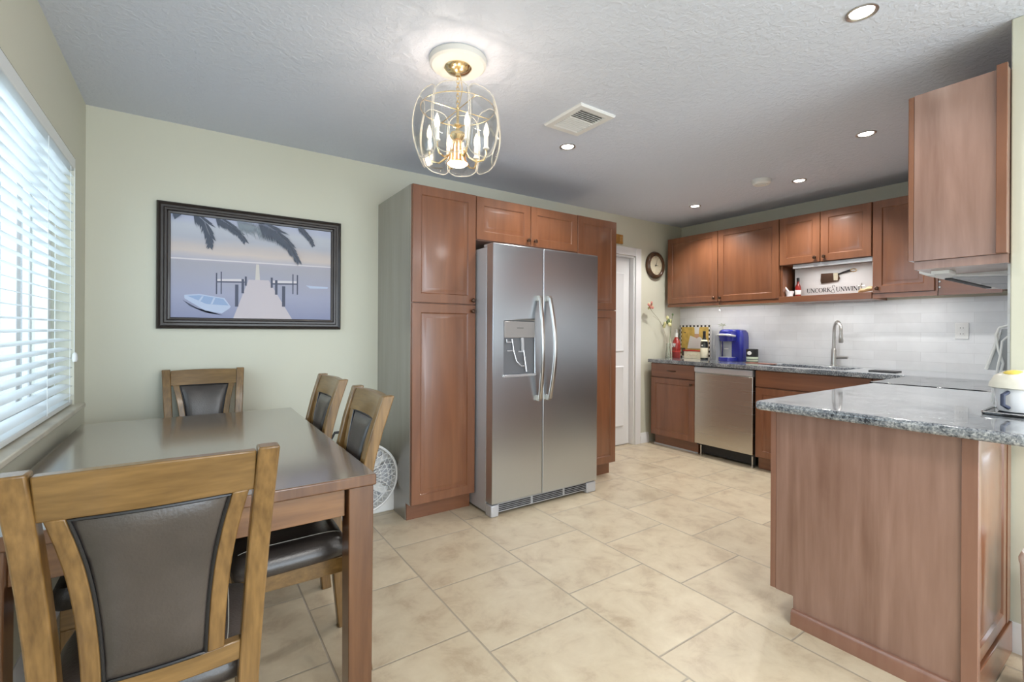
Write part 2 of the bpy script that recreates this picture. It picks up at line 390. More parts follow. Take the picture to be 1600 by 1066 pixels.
# marble-look tile backsplash: level courses, half bond
def tile_splash(name, axis):
    m, t, b = new_mat(name)
    c = t.nodes.new('ShaderNodeTexCoord'); sp = t.nodes.new('ShaderNodeSeparateXYZ'); cb = t.nodes.new('ShaderNodeCombineXYZ')
    t.links.new(c.outputs['Object'], sp.inputs[0]); t.links.new(sp.outputs[axis], cb.inputs[0]); t.links.new(sp.outputs[2], cb.inputs[1])
    br = t.nodes.new('ShaderNodeTexBrick'); t.links.new(cb.outputs[0], br.inputs['Vector'])
    br.inputs['Scale'].default_value = 1; br.inputs['Brick Width'].default_value = .305; br.inputs['Row Height'].default_value = .0765; br.inputs['Mortar Size'].default_value = .0012; br.inputs['Mortar Smooth'].default_value = .3
    br.inputs['Color1'].default_value = (.80, .805, .81, 1); br.inputs['Color2'].default_value = (.70, .70, .70, 1); br.inputs['Mortar'].default_value = (.66, .66, .66, 1); br.inputs['Bias'].default_value = -.35
    n = t.nodes.new('ShaderNodeTexNoise'); n.inputs['Scale'].default_value = 7; n.inputs['Detail'].default_value = 7; n.inputs['Distortion'].default_value = .4; t.links.new(c.outputs['Object'], n.inputs['Vector'])
    r = t.nodes.new('ShaderNodeValToRGB'); r.color_ramp.elements[0].position = .4; r.color_ramp.elements[0].color = (.95, .95, .95, 1); r.color_ramp.elements[1].position = .6; r.color_ramp.elements[1].color = (1, 1, 1, 1)
    t.links.new(n.outputs[0], r.inputs[0])
    mx = t.nodes.new('ShaderNodeMix'); mx.data_type = 'RGBA'; mx.blend_type = 'MULTIPLY'; mx.inputs[0].default_value = 1
    t.links.new(br.outputs[0], mx.inputs[6]); t.links.new(r.outputs[0], mx.inputs[7]); t.links.new(mx.outputs[2], b.inputs['Base Color'])
    b.inputs['Roughness'].default_value = .22
    bp = t.nodes.new('ShaderNodeBump'); bp.inputs['Strength'].default_value = .15; bp.inputs['Distance'].default_value = .002; bp.invert = True
    t.links.new(br.outputs['Fac'], bp.inputs['Height']); t.links.new(bp.outputs[0], b.inputs['Normal'])
    return m
M['splash_y'] = tile_splash('marble_tile_splash', 1)
M['splash_x'] = tile_splash('marble_tile_splash_range', 0)

# painted picture background: sky, sunset band, sea (a painting on canvas)
def art_bg():
    m, t, b = new_mat('seascape_paint')
    c = t.nodes.new('ShaderNodeTexCoord'); sp = t.nodes.new('ShaderNodeSeparateXYZ'); t.links.new(c.outputs['Object'], sp.inputs[0])
    mr_ = t.nodes.new('ShaderNodeMapRange'); mr_.inputs[1].default_value = 1.28 - 1.222; mr_.inputs[2].default_value = 1.90 - 1.222
    n = t.nodes.new('ShaderNodeTexNoise'); n.inputs['Scale'].default_value = 1; n.inputs['Detail'].default_value = 4
    mp = t.nodes.new('ShaderNodeMapping'); mp.inputs['Scale'].default_value = (4, 1, 22); t.links.new(c.outputs['Object'], mp.inputs[0]); t.links.new(mp.outputs[0], n.inputs['Vector'])
    ad = t.nodes.new('ShaderNodeMath'); ad.operation = 'MULTIPLY_ADD'; t.links.new(n.outputs[0], ad.inputs[0]); ad.inputs[1].default_value = .07
    sb = t.nodes.new('ShaderNodeMath'); sb.operation = 'SUBTRACT'; sb.inputs[1].default_value = .035
    t.links.new(sp.outputs[2], mr_.inputs[0]); t.links.new(mr_.outputs[0], sb.inputs[0]); t.links.new(sb.outputs[0], ad.inputs[2])
    r = t.nodes.new('ShaderNodeValToRGB'); el = r.color_ramp.elements
    el[0].position = 0; el[0].color = (.24, .26, .40, 1); el[1].position = 1; el[1].color = (.44, .47, .62, 1)
    for p_, col in ((.25, (.34, .35, .47)), (.55, (.38, .37, .42)), (.585, (.40, .38, .44)), (.60, (.46, .44, .50)), (.66, (.60, .52, .48)), (.72, (.54, .48, .47)), (.80, (.44, .45, .51)), (.9, (.50, .52, .58))):
        q = el.new(p_); q.color = (*col, 1)
    t.links.new(ad.outputs[0], r.inputs[0]); t.links.new(r.outputs[0], b.inputs['Base Color']); b.inputs['Roughness'].default_value = .5
    return m
M['art_bg'] = art_bg()
M['art_pier'] = mat('art_pier', (.56, .50, .53), .5)
M['art_post'] = mat('art_post', (.055, .065, .11), .5)
M['art_palm'] = mat('art_palm', (.06, .075, .11), .5)
M['art_palm_light'] = mat('art_palm_light', (.22, .26, .30), .5)
M['art_boat'] = mat('art_boat', (.46, .53, .68), .5)
M['art_boat_in'] = mat('art_boat_inner', (.28, .38, .58), .5)
M['art_glow'] = mat('art_glow', (.60, .56, .52), .5)
M['art_line'] = mat('art_line', (.66, .62, .64), .5)

# ------------------------------------------------------------------ setting
XL, XR, YB, YF, ZC = -0.47, 4.755, 3.42, -3.5, 2.44
mb = MB().box(XL-.15, XR+.15, YF-.15, YB+.15, -0.12, 0); struct(mb.build('floor', M['floor']))
mb = MB().box(XL-.15, XR+.15, YF-.15, YB+.15, ZC, ZC+.12); struct(mb.build('ceiling', M['ceiling']))
# window wall with one opening
WY0, WY1, WZ0, WZ1 = 0.95, 3.142, 0.845, 2.062
mb = MB()
mb.box(XL-.15, XL, YF-.15, WY0, 0, ZC); mb.box(XL-.15, XL, WY1, YB+.15, 0, ZC); mb.box(XL-.15, XL, WY0, WY1, 0, WZ0-.022); mb.box(XL-.15, XL, WY0, WY1, WZ1, ZC)
struct(mb.build('wall_left', M['wall']))
# painting wall with a door opening
DX0, DX1, DZ = 3.17, 3.955, 2.03
mb = MB().box(XL, DX0, YB, YB+.13, 0, ZC).box(DX1, XR, YB, YB+.13, 0, ZC).box(DX0, DX1, YB, YB+.13, DZ, ZC)
struct(mb.build('wall_back', M['wall']))
VY0, VY1, VZ0, VZ1 = -2.7, 0.22, 0.45, 1.95
mb = MB().box(XR, XR+.13, VY1, YB+.15, 0, ZC).box(XR, XR+.13, YF-.15, VY0, 0, ZC).box(XR, XR+.13, VY0, VY1, 0, VZ0).box(XR, XR+.13, VY0, VY1, VZ1, ZC)
struct(mb.build('wall_right', M['wall']))
mb = MB().box(XR+.05, XR+.09, VY0, VY1, VZ0, VZ0+.05).box(XR+.05, XR+.09, VY0, VY1, VZ1-.05, VZ1)
for y in (VY0, -1.425, VY1-.05): mb.box(XR+.05, XR+.09, y, y+.05, VZ0+.05, VZ1-.05)
w3 = struct(mb.build('window_3', M['white']))
MB().box(XR+.067, XR+.072, VY0+.03, VY1-.03, VZ0+.03, VZ1-.03).build('window_pane', M['pane'], w3)
# short dividing wall behind the range
WEX = 2.62
mb = MB().box(WEX, XR, 0.285, 0.405, 0, ZC); struct(mb.build('wall_divider', M['wall'], bevel=.004))
# living-room wall behind the camera, with an opening for glass doors
mb = MB().box(XL, -0.2, YF-.13, YF, 0, ZC).box(3.4, XR, YF-.13, YF, 0, ZC).box(-0.2, 3.4, YF-.13, YF, 2.15, ZC)
struct(mb.build('wall_front', M['wall']))
mb = MB()
for x in (-0.2, 1.0, 2.2, 3.34): mb.box(x, x+.06, YF-.09, YF-.04, 0, 2.15)
mb.box(-.2, 3.4, YF-.09, YF-.04, 0, .08).box(-.2, 3.4, YF-.09, YF-.04, 2.08, 2.15)
w2 = struct(mb.build('window_2', M['white']))
MB().box(-.15, 3.35, YF-.068, YF-.062, .08, 2.08).build('window_pane', M['pane'], w2)
# window by the table
mb = MB(); fx0, fx1 = XL-.13, XL-.085
mb.box(fx0, fx1, WY0, WY1, WZ0, WZ0+.05).box(fx0, fx1, WY0, WY1, WZ1-.05, WZ1)
for y in (WY0, 1.98, 2.02, 2.60, WY1-.05): mb.box(fx0, fx1, y, y+.05, WZ0+.05, WZ1-.05)
for y in (2.40, 2.83): mb.box(fx0+.012, fx1-.012, y, y+.022, WZ0+.05, WZ1-.05)
w1 = struct(mb.build('window_1', M['white'], bevel=.003))
MB().box(fx0+.018, fx0+.024, WY0+.03, WY1-.03, WZ0+.04, WZ1-.04).build('window_pane', M['pane'], w1)
mb = MB().box(XL-.14, XL+.035, WY0-.06, WY1+.06, WZ0-.022, WZ0); s_ = struct(mb.build('trim_1', M['stone_sill'], bevel=.004)); s_['label'] = 'pale stone window sill'
# baseboards
def baseboard(name, pts):
    mb = MB()
    for (x0, y0, x1, y1, nx, ny) in pts:
        prof = [(0, 0), (.015, 0), (.015, .075), (.009, .085), (.009, .10), (.004, .112), (0, .112)]
        loops = [[(x+nx*d, y+ny*d, z) for d, z in prof] for x, y in ((x0, y0), (x1, y1))]
        mb.loft(loops)
    return struct(mb.build(name, M['white']))
baseboard('baseboard_back', [(XL, YB, 1.158, YB, 0, -1), (4.045, YB, 4.18, YB, 0, -1)])
baseboard('baseboard_left', [(XL, YF, XL, YB, 1, 0)])
baseboard('baseboard_divider', [(WEX, .27, WEX, .42, -1, 0), (WEX-.015, .285, XR, .285, 0, -1)])
# backsplash courses of tile
struct(MB().box(XR-.010, XR, .405, YB, .925, 1.49).build('trim_2', M['splash_y']))
struct(MB().box(WEX+.02, XR-.01, .405, .415, .925, 1.56).build('trim_3', M['splash_x']))
# white interior door in the back wall
mb = MB()
for x0, x1 in ((DX0-.085, DX0), (DX1, DX1+.085)):
    mb.box(x0, x1, YB-.018, YB, 0, DZ+.085); 
mb.box(DX0, DX1, YB-.018, YB, DZ, DZ+.085)
mb.box(DX1-.018, DX1, YB, YB+.13, 0, DZ).box(DX0, DX0+.018, YB, YB+.13, 0, DZ).box(DX0, DX1, YB, YB+.13, DZ-.018, DZ)
struct(mb.build('trim_4', M['white'], bevel=.004))
mb = MB().box(DX0+.019, DX1-.019, YB+.06, YB+.10, .006, DZ-.02)
for z0, z1 in ((.2, .85), (1.0, 1.85)):
    for x0, x1 in ((DX0+.12, DX0+.36), (DX0+.44, DX0+.68)):
        mb.panel((x0, YB+.06, z0), (1, 0, 0), (0, 0, 1), (0, -1, 0), x1-x0, z1-z0, [(0, .004), (.012, .012), (.03, .004)], .001)
d1 = struct(mb.build('door_1', M['white'], bevel=.002))
MB().lathe([(.012, 0), (.012, .03), (.026, .04), (.03, .055), (.02, .068), (0, .07)], (DX0+.09, YB+.06, .95), (0, -1, 0)).build('door_handle', M['nickel'], d1)

# ------------------------------------------------------------------ cabinet doors and knobs
def raised_door(parent, o, u, n, w, h, name='door', mt='cherry', stile=.058, t=.02):
    mb = MB(); st = min(stile, .3*min(w, h))
    rings = [(0, -.003), (.003, 0), (st, 0), (st+.006, -.007), (st+.012, -.007), (st+.034, -.0005), (st+.037, 0)]
    mb.panel(o, u, (0, 0, 1), n, w, h, rings, t)
    return mb.build(name, M[mt], parent, angle=20)
def knob(parent, p, n):
    MB().lathe([(.006, 0), (.005, .012), (.010, .015), (.0145, .020), (.0145, .026), (.009, .031), (0, .032)], p, n, 16).build('knob', M['bronze'], parent)

def pantry(label, x0, x1, yf, knob_side, group=None):
    t_ = thing('pantry_cabinet', label, 'cabinet', ((x0+x1)/2, (yf+YB)/2, 0))
    mb = MB()
    zt = 2.146
    prof = [(YB-.001, 0), (YB-.001, zt), (yf+.02, zt), (yf+.02, .112), (yf+.085, .112), (yf+.085, 0)]
    mb.prism(prof, 'x', x0, x1)
    mb.build('body', M['cherry_panel'], t_, bevel=.0015)
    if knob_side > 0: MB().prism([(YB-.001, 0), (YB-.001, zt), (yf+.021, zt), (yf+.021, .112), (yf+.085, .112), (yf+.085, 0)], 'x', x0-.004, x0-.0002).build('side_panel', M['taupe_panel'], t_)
    MB().box(x0+.001, x1-.001, yf+.075, yf+.086, 0, .112).build('toe_kick', M['cherry_flat'], t_)
    for z0, z1, kz in ((.114, 1.394, 1.352), (1.399, 2.146, 1.425)):
        d = raised_door(t_, (x0+.002, yf, z0), (1, 0, 0), (0, -1, 0), x1-x0-.004, z1-z0)
        kx = x1-.03 if knob_side > 0 else x0+.03
        knob(d, (kx, yf, kz), (0, -1, 0))
    return t_
YD = 2.784
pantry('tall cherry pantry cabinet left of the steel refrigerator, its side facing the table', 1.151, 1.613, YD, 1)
pantry('tall cherry pantry cabinet right of the steel refrigerator, beside the white door', 2.545, 2.989, YD, -1)
t_ = thing('bridge_cabinet', 'low cherry cabinet with two doors directly above the refrigerator', 'cabinet', (2.079, 3.1, 1.84))
MB().box(1.614, 2.544, YD+.021, YB-.001, 1.846, 2.140).build('body', M['cherry_panel'], t_)
for x0, x1, kx in ((1.616, 2.077, 2.047), (2.081, 2.542, 2.111)):
    d = raised_door(t_, (x0, YD, 1.848), (1, 0, 0), (0, -1, 0), x1-x0, .296)
    knob(d, (kx, YD, 1.885), (0, -1, 0))
t_ = thing('wooden_plaque', 'small golden wood block on the wall, peeking out past the right pantry top', 'plaque', (3.70, YB-.01, 2.15))
MB().box(3.62, 3.748, YB-.02, YB-.001, 2.137, 2.232).build('board', M['gold_wood'], t_, bevel=.003)
MB().box(3.70, 3.708, YB-.0225, YB-.02, 2.16, 2.21).box(3.716, 3.738, YB-.0225, YB-.02, 2.203, 2.21).box(3.73, 3.738, YB-.0225, YB-.02, 2.16, 2.203).build('carved_mark', M['tan_wood'], t_)

# ------------------------------------------------------------------ refrigerator
F0, F1, FYD = 1.619, 2.562, 2.575
t_ = thing('refrigerator', 'stainless side by side refrigerator with ice dispenser between the pantry cabinets', 'refrigerator', (2.09, 2.98, 0))
MB().box(F0+.004, 2.541, 2.662, YB-.03, .015, 1.778).build('body', M['pale_grey'], t_, bevel=.006)
SPL = 2.032
def fridge_door(x0, x1, cut=None):
    z0, z1, y0, y1 = .088, 1.795, FYD, 2.655
    mb = MB()
    if not cut:
        mb.box(x0, x1, y0, y1, z0, z1)
    else:
        cx0, cx1, cz0, cz1 = cut
        O = [(x0, z0), (x1, z0), (x1, z1), (x0, z1)]; I = [(cx0, cz0), (cx1, cz0), (cx1, cz1), (cx0, cz1)]
        vs = [(a_, y0, b_) for a_, b_ in O] + [(a_, y0, b_) for a_, b_ in I] + [(a_, y1, b_) for a_, b_ in O] + [(a_, y0+.012, b_) for a_, b_ in I]
        fs = [(i, (i+1) % 4, (i+1) % 4+4, i+4) for i in range(4)] + [(8+i, 8+(i+1) % 4, (i+1) % 4, i) for i in range(4)] + [(8, 11, 10, 9)] + [(i+4, (i+1) % 4+4, (i+1) % 4+12, i+12) for i in range(4)]
        mb.add(vs, fs)
    return mb
DC = (1.704, 1.962, .920, 1.287)
dl = fridge_door(F0, SPL-.003, DC).build('freezer_door', M['steel'], t_, bevel=.006, seg=3)
dr = fridge_door(SPL+.003, F1).build('fridge_door', M['steel'], t_, bevel=.006, seg=3)
def fhandle(door, x, lean):
    pts = []
    for i in range(17):
        q = i/16; z = .752 + q*.70
        bow = math.sin(PI*q)
        pts.append((x + lean*bow*.012, FYD-.028-.045*bow, z))
    mb = MB(); loops = []
    for p in pts: loops.append([(p[0]+dx, p[1]+dy, p[2]) for dx, dy in ((-.013, .008), (-.015, -.002), (-.009, -.011), (.009, -.011), (.015, -.002), (.013, .008))])
    mb.loft(loops)
    for z in (.757, 1.447): mb.box(x-.013, x+.013, FYD-.030, FYD+.0005, z-.018, z+.018)
    return mb.build('handle', M['nickel'], door, bevel=.002)
fhandle(dl, 1.990, -1); fhandle(dr, 2.074, 1)
dp = MB().box(DC[0]+.003, DC[1]-.003, FYD-.004, FYD+.011, 1.175, DC[3]-.003).build('dispenser_panel', M['panel_grey'], dl, bevel=.003)
MB().box(1.808, 1.862, FYD-.0048, FYD-.0042, 1.238, 1.2415).build('logo', M['black'], dl)
mb = MB()
yb_ = FYD+.075
mb.poly([(DC[0], FYD+.0119, DC[2]), (DC[1], FYD+.0119, DC[2]), (DC[1], FYD+.0119, 1.175), (DC[0], FYD+.0119, 1.175)])
mb2 = MB()
mb2.box(DC[0]+.001, DC[0]+.008, FYD+.001, FYD+.0118, DC[2], 1.175).box(DC[1]-.008, DC[1]-.001, FYD+.001, FYD+.0118, DC[2], 1.175).box(DC[0]+.008, DC[1]-.008, FYD+.0100, FYD+.0117, DC[2]+.012, 1.175)
mb2.build('dispenser_recess', M['cavity'], dl)
MB().box(DC[0]-.004, DC[1]+.004, FYD-.012, FYD+.011, DC[2]-.006, DC[2]+.010).build('drip_tray', M['silver'], dl, bevel=.002)
mb = MB()
mb.tube([(1.725, FYD-.002, 1.165), (1.725, FYD-.006, 1.145), (1.765, FYD-.006, 1.145), (1.765, FYD-.002, 1.165)], .005, 8)
mb.tube([(1.775, FYD+.006, 1.165), (1.782, FYD-.002, 1.09), (1.80, FYD-.010, 1.02), (1.835, FYD-.018, .985), (1.858, FYD-.016, .985)], .0045, 8)
mb.box(1.73, 1.775, FYD-.004, FYD+.006, 1.085, 1.092)
mb.build('ice_lever', M['silver'], dl)
mb = MB()
mb.prism([(1.842, 1.175), (1.862, 1.175), (1.868, 1.085), (1.848, 1.085)], 'y', FYD-.006, FYD+.006)
mb.tube([(1.864, FYD-.002, 1.09), (1.872, FYD-.008, 1.02), (1.882, FYD-.012, .945)], .005, 8)
mb.box(1.82, 1.868, FYD-.003, FYD+.006, 1.078, 1.085)
mb.build('water_lever', M['silver'], dl)
mb = MB().box(F0+.06, F1-.06, 2.600, 2.66, .022, .082).build('grille', M['grey_plastic'], t_)
mb = MB()
for i in range(4):
    for x0, x1 in ((F0+.07, 1.95), (1.97, 2.24), (2.26, F1-.07)):
        mb.box(x0, x1, 2.597, 2.601, .030+i*.012, .0365+i*.012)
mb.build('grille_slots', M['dark_gap'], t_)
for x0, x1 in ((F0+.001, F0+.062), (F1-.095, F1-.001)):
    MB().prism([(x0, 2.585), (x1, 2.585), (x1, 2.66), (x0, 2.66)], 'z', 0, .078).build('foot', M['pale_grey'], t_, bevel=.008)
for x0, x1 in ((F0+.004, F0+.10), (F1-.10, F1-.004)):
    MB().box(x0, x1, 2.60, 2.70, 1.779, 1.797).build('hinge_cap', M['pale_grey'], t_, bevel=.004)

# ------------------------------------------------------------------ base run along the sink wall
XB = 4.13
def base_body(mb, y0, y1, x0=XB+.02):
    mb.prism([(XR-.012, 0), (XR-.012, .885), (x0, .885), (x0, .112), (x0+.06, .112), (x0+.06, 0)], 'y', y0, y1)
t_ = thing('base_cabinet', 'cherry base cabinet with one drawer above one door, left of the dishwasher', 'cabinet', (4.44, 3.07, 0))
mb = MB(); base_body(mb, 2.806, 3.345); mb.build('body', M['cherry'], t_)
MB().box(XB+.068, XB+.081, 2.806, 3.325, .012, .112).build('toe_kick', M['cherry_flat'], t_)
mb = MB().box(XB+.061, XB+.0675, 2.806, 3.345, 0, .014); mb.build('shoe_moulding', M['pale_grey'], t_)
d = MB().panel((XB, 3.340, .740), (0, -1, 0), (0, 0, 1), (-1, 0, 0), .532, .142, [(0, -.003), (.003, 0)], .02).build('drawer', M['cherry_flat'], t_)
MB().tube([(XB+.001, 3.12, .812), (XB-.02, 3.117, .812), (XB-.026, 3.10, .812), (XB-.026, 3.05, .810), (XB-.02, 3.032, .810), (XB+.001, 3.03, .810)], [.005, .005, .005, .007, .006, .005], 8).build('handle', M['bronze'], d)
d = raised_door(t_, (XB, 3.340, .118), (0, -1, 0), (-1, 0, 0), .532, .612)
knob(d, (XB, 2.84, .69), (-1, 0, 0))

t_ = thing('dishwasher', 'stainless dishwasher under the granite worktop, right of the drawer cabinet', 'dishwasher', (4.44, 2.51, 0))
MB().box(XB+.03, XR-.013, 2.214, 2.799, .105, .872).build('body', M['dark_gap'], t_)
mb = MB()
mb.box(XB-.012, XB+.03, 2.218, 2.797, .125, .818); d = mb.build('door', M['steel_warm'], t_, bevel=.004)
MB().prism([(XB-.020, .830), (XB-.020, .868), (XB-.010, .880), (XB+.03, .880), (XB+.03, .818), (XB-.004, .818)], 'y', 2.218, 2.797).build('control_panel', M['silver'], t_, bevel=.002)
MB().box(XB+.075, XB+.09, 2.235, 2.78, .02, .105).build('toe_panel', M['black'], t_)
for y in (2.25, 2.765):
    MB().lathe([(.016, 0), (.016, .012), (.007, .014), (.007, .105)], (XB+.05, y, 0)).build('foot', M['nickel'], t_)

t_ = thing('sink_base_cabinet', 'cherry sink base cabinet with a flat front panel above two doors', 'cabinet', (4.44, 1.77, 0))
mb = MB()
x0 = XB+.02
mb.box(x0+.06, XR-.012, 1.342, 2.204, 0, .112).box(x0, XR-.012, 1.342, 1.36, .112, .885).box(x0, XR-.012, 2.186, 2.204, .112, .885).box(x0, x0+.018, 1.36, 2.186, .112, .885).box(x0, XR-.012, 1.36, 2.186, .112, .13)
mb.build('body', M['cherry'], t_)
MB().box(XB+.068, XB+.081, 1.342, 2.204, .012, .112).build('toe_kick', M['cherry_flat'], t_)
MB().panel((XB, 2.200, .740), (0, -1, 0), (0, 0, 1), (-1, 0, 0), .856, .142, [(0, -.003), (.003, 0)], .02).build('false_front', M['cherry_flat'], t_)
for y in (2.200, 1.770):
    d = raised_door(t_, (XB, y, .118), (0, -1, 0), (-1, 0, 0), .426, .612)
    knob(d, (XB, y-.396 if y > 2 else y-.03, .69), (-1, 0, 0))
t_ = thing('corner_base_cabinet', 'plain cherry corner base cabinet right of the sink cabinet, behind the range', 'cabinet', (4.5, .9, 0))
mb = MB(); base_body(mb, .44, 1.338); mb.build('body', M['cherry'], t_)
MB().panel((XB, 1.336, .118), (0, -1, 0), (0, 0, 1), (-1, 0, 0), .19, .764, [(0, -.003), (.003, 0)], .02).build('filler_panel', M['cherry'], t_)

# granite worktop on the sink wall with a cut-out
CT0, CT1 = .888, .925
t_ = thing('sink_worktop', 'grey granite worktop along the sink wall, holding the steel basin', 'countertop', (4.43, 1.9, CT0))
def slab_with_hole(mb, x0, x1, y0, y1, hx0, hx1, hy0, hy1, z0, z1):
    O = [(x0, y0), (x1, y0), (x1, y1), (x0, y1)]; I = [(hx0, hy0), (hx1, hy0), (hx1, hy1), (hx0, hy1)]
    vs = [(*p, z) for z in (z0, z1) for p in O + I]
    fs = []
    for i in range(4):
        j = (i+1) % 4
        fs += [(8+i, 8+j, 12+j, 12+i), (i, 4+i, 4+j, j), (i, j, 8+j, 8+i), (4+j, 4+i, 12+i, 12+j)]
    mb.add(vs, fs)
mb = MB(); slab_with_hole(mb, 4.105, XR-.011, .416, 3.365, 4.235, 4.62, 1.56, 2.185, CT0, CT1)
mb.build('slab', M['granite'], t_, bevel=.006, seg=3)
mb = MB()
z0 = .72
mb.add([(4.235, 1.56, CT0), (4.62, 1.56, CT0), (4.62, 2.184, CT0), (4.235, 2.184, CT0), (4.255, 1.58, z0), (4.60, 1.58, z0), (4.60, 2.165, z0), (4.255, 2.165, z0)],
       [(0, 1, 5, 4), (1, 2, 6, 5), (2, 3, 7, 6), (3, 0, 4, 7), (4, 5, 6, 7)])
tb = thing('sink_basin', 'undermount stainless sink basin set in the granite below the faucet', 'sink', (4.43, 1.94, z0))
MB().add(mb.v, mb.f).build('bowl', M['basin'], tb, solid=.002)
MB().lathe([(.04, .001), (.04, .006), (.028, .006), (.026, .003), (0, .003)], (4.43, 1.94, z0)).build('drain', M['chrome'], tb)
t_ = thing('kitchen_faucet', 'brushed nickel gooseneck faucet standing behind the sink basin', 'faucet', (4.67, 1.79, CT1))
fy = 1.795
MB().lathe([(.028, 0), (.028, .008), (.022, .012), (.021, .14), (.017, .15), (.014, .16)], (4.67, fy, CT1)).build('body', M['nickel'], t_)
pts = [(4.67, fy, CT1+.15), (4.67, fy, CT1+.30)]
for i in range(1, 13):
    a_ = PI*i/12; pts.append((4.67-.058+.058*math.cos(a_), fy-.048+.048*math.cos(a_), CT1+.30+.088*math.sin(a_)))
pts.append((4.554, fy-.096, CT1+.285))
MB().tube(pts, .0125, 12).build('spout', M['nickel'], t_)
MB().lathe([(.0135, 0), (.016, -.02), (.017, -.075), (.013, -.082), (0, -.082)], (4.554, fy-.096, CT1+.29)).build('spray_head', M['nickel'], t_)
MB().tube([(4.67, fy, CT1+.075), (4.67, fy-.055, CT1+.078), (4.67, fy-.105, CT1+.080)], [.014, .012, .010], 10).build('lever', M['nickel'], t_)

# ------------------------------------------------------------------ peninsula, range
PX = 2.096
t_ = thing('peninsula_cabinet', 'cherry peninsula base cabinet end nearest the viewer, under the granite overhang', 'cabinet', (2.7, .72, 0))
mb = MB()
mb.prism([(.433, 0), (.433, .885), (1.025, .885), (1.025, .112), (.955, .112), (.955, 0)], 'x', PX+.014, 3.345)
mb.build('body', M['cherry'], t_)
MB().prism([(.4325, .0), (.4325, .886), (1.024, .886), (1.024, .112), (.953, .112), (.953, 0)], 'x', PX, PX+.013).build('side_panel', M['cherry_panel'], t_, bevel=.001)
for y0, y1 in ((1.026, 1.046),):
    d = MB().panel((PX+.016, y1, .115), (1, 0, 0), (0, 0, 1), (0, 1, 0), .45, .77, [(0, -.003), (.003, 0), (.058, 0), (.064, -.007), (.07, -.007), (.092, 0)], .02).build('door', M['cherry'], t_, angle=20)
    knob(d, (PX+.43, y1, .82), (0, 1, 0))
d = MB().panel((PX+.47, 1.046, .115), (1, 0, 0), (0, 0, 1), (0, 1, 0), .75, .77, [(0, -.003), (.003, 0), (.058, 0), (.064, -.007), (.07, -.007), (.092, 0)], .02).build('door', M['cherry'], t_, angle=20)
knob(d, (PX+.50, 1.046, .82), (0, 1, 0))
MB().box(PX-.002, PX+.0155, 1.0245, 1.046, .115, .885).build('edge_strip', M['cherry_trim'], t_)
MB().box(PX-.010, PX+.0205, .390, .432, .0, .886).build('corner_trim', M['cherry_trim'], t_, bevel=.002)
MB().prism([(PX-.0005, 0), (PX-.0005, .062), (PX-.012, .062), (PX-.020, .050), (PX-.022, 0)], 'y', .432, .953).build('shoe_moulding', M['cherry_trim'], t_)
bp_ = MB().panel((PX+.022, .400, .125), (1, 0, 0), (0, 0, 1), (0, -1, 0), .432, .755, [(0, -.003), (.003, 0), (.048, 0), (.054, -.007), (.06, -.007), (.085, -.001), (.088, 0)], .019).build('back_panel', M['cherry'], t_, angle=20)
MB().box(PX+.455, PX+.51, .398, .419, .125, .885).build('back_filler', M['cherry'], t_)
MB().box(PX+.021, PX+.51, .392, .4195, 0, .118).build('back_plinth', M['cherry_flat'], t_, bevel=.003)

t_ = thing('peninsula_worktop', 'grey granite peninsula worktop with rounded corners in the right foreground', 'countertop', (2.6, .7, CT0))
def rounded(pts, rads, k=6):
    out = []
    n_ = len(pts)
    for i, (p, r_) in enumerate(zip(pts, rads)):
        p = Vector(p); a_ = (Vector(pts[i-1]) - p).normalized(); b_ = (Vector(pts[(i+1) % n_]) - p).normalized()
        if r_ <= 0: out.append((p.x, p.y)); continue
        c_ = p + (a_+b_)*r_
        v0 = p + a_*r_ - c_; v1 = p + b_*r_ - c_
        for j in range(k+1):
            w_ = j/k*PI/2
            q_ = c_ + v0*math.cos(w_) + v1*math.sin(w_)
            out.append((q_.x, q_.y))
    return out
pts = rounded([(2.012, .262), (WEX-.004, .262), (WEX-.004, .417), (3.345, .417), (3.345, 1.082), (2.012, 1.082)], [.03, 0, 0, 0, 0, .03])
MB().prism(pts, 'z', CT0, CT1).build('slab', M['granite'], t_, bevel=.012, seg=4)

t_ = thing('range_stove', 'slide in range with a flat black glass cooktop between peninsula and sink worktop', 'stove', (3.73, .76, 0))
MB().box(3.352, 4.098, .43, 1.06, .10, .905).build('body', M['pale_grey'], t_)
MB().box(3.350, 4.100, .42, 1.10, .906, .928).build('cooktop', M['black_glass'], t_, bevel=.003)
for x, y, r_ in ((3.55, .60, .09), (3.90, .60, .075), (3.55, .88, .075), (3.90, .88, .10)):
    mb = MB(); mb.loft([[(x+rr*math.cos(2*PI*q_/40), y+rr*math.sin(2*PI*q_/40), .9282+hh_) for q_ in range(40)] for rr, hh_ in ((r_, 0), (r_, .0004), (r_-.002, .0004), (r_-.002, 0))], caps=False)
    mb.build('burner_ring', M['grey_plastic'], t_)
d = MB().box(3.36, 4.09, 1.061, 1.085, .22, .80).build('oven_door', M['steel'], t_, bevel=.004)
MB().box(3.47, 3.98, 1.0851, 1.088, .34, .66).build('oven_window', M['black_glass'], d)
MB().tube([(3.42, 1.086, .77), (3.42, 1.125, .77), (4.03, 1.125, .77), (4.03, 1.086, .77)], .010, 10).build('handle', M['nickel'], d)
MB().box(3.36, 4.09, 1.061, 1.09, .81, .90).build('control_panel', M['steel'], t_, bevel=.003)
MB().box(3.36, 4.09, 1.0, 1.06, 0, .10).build('plinth', M['black'], t_)

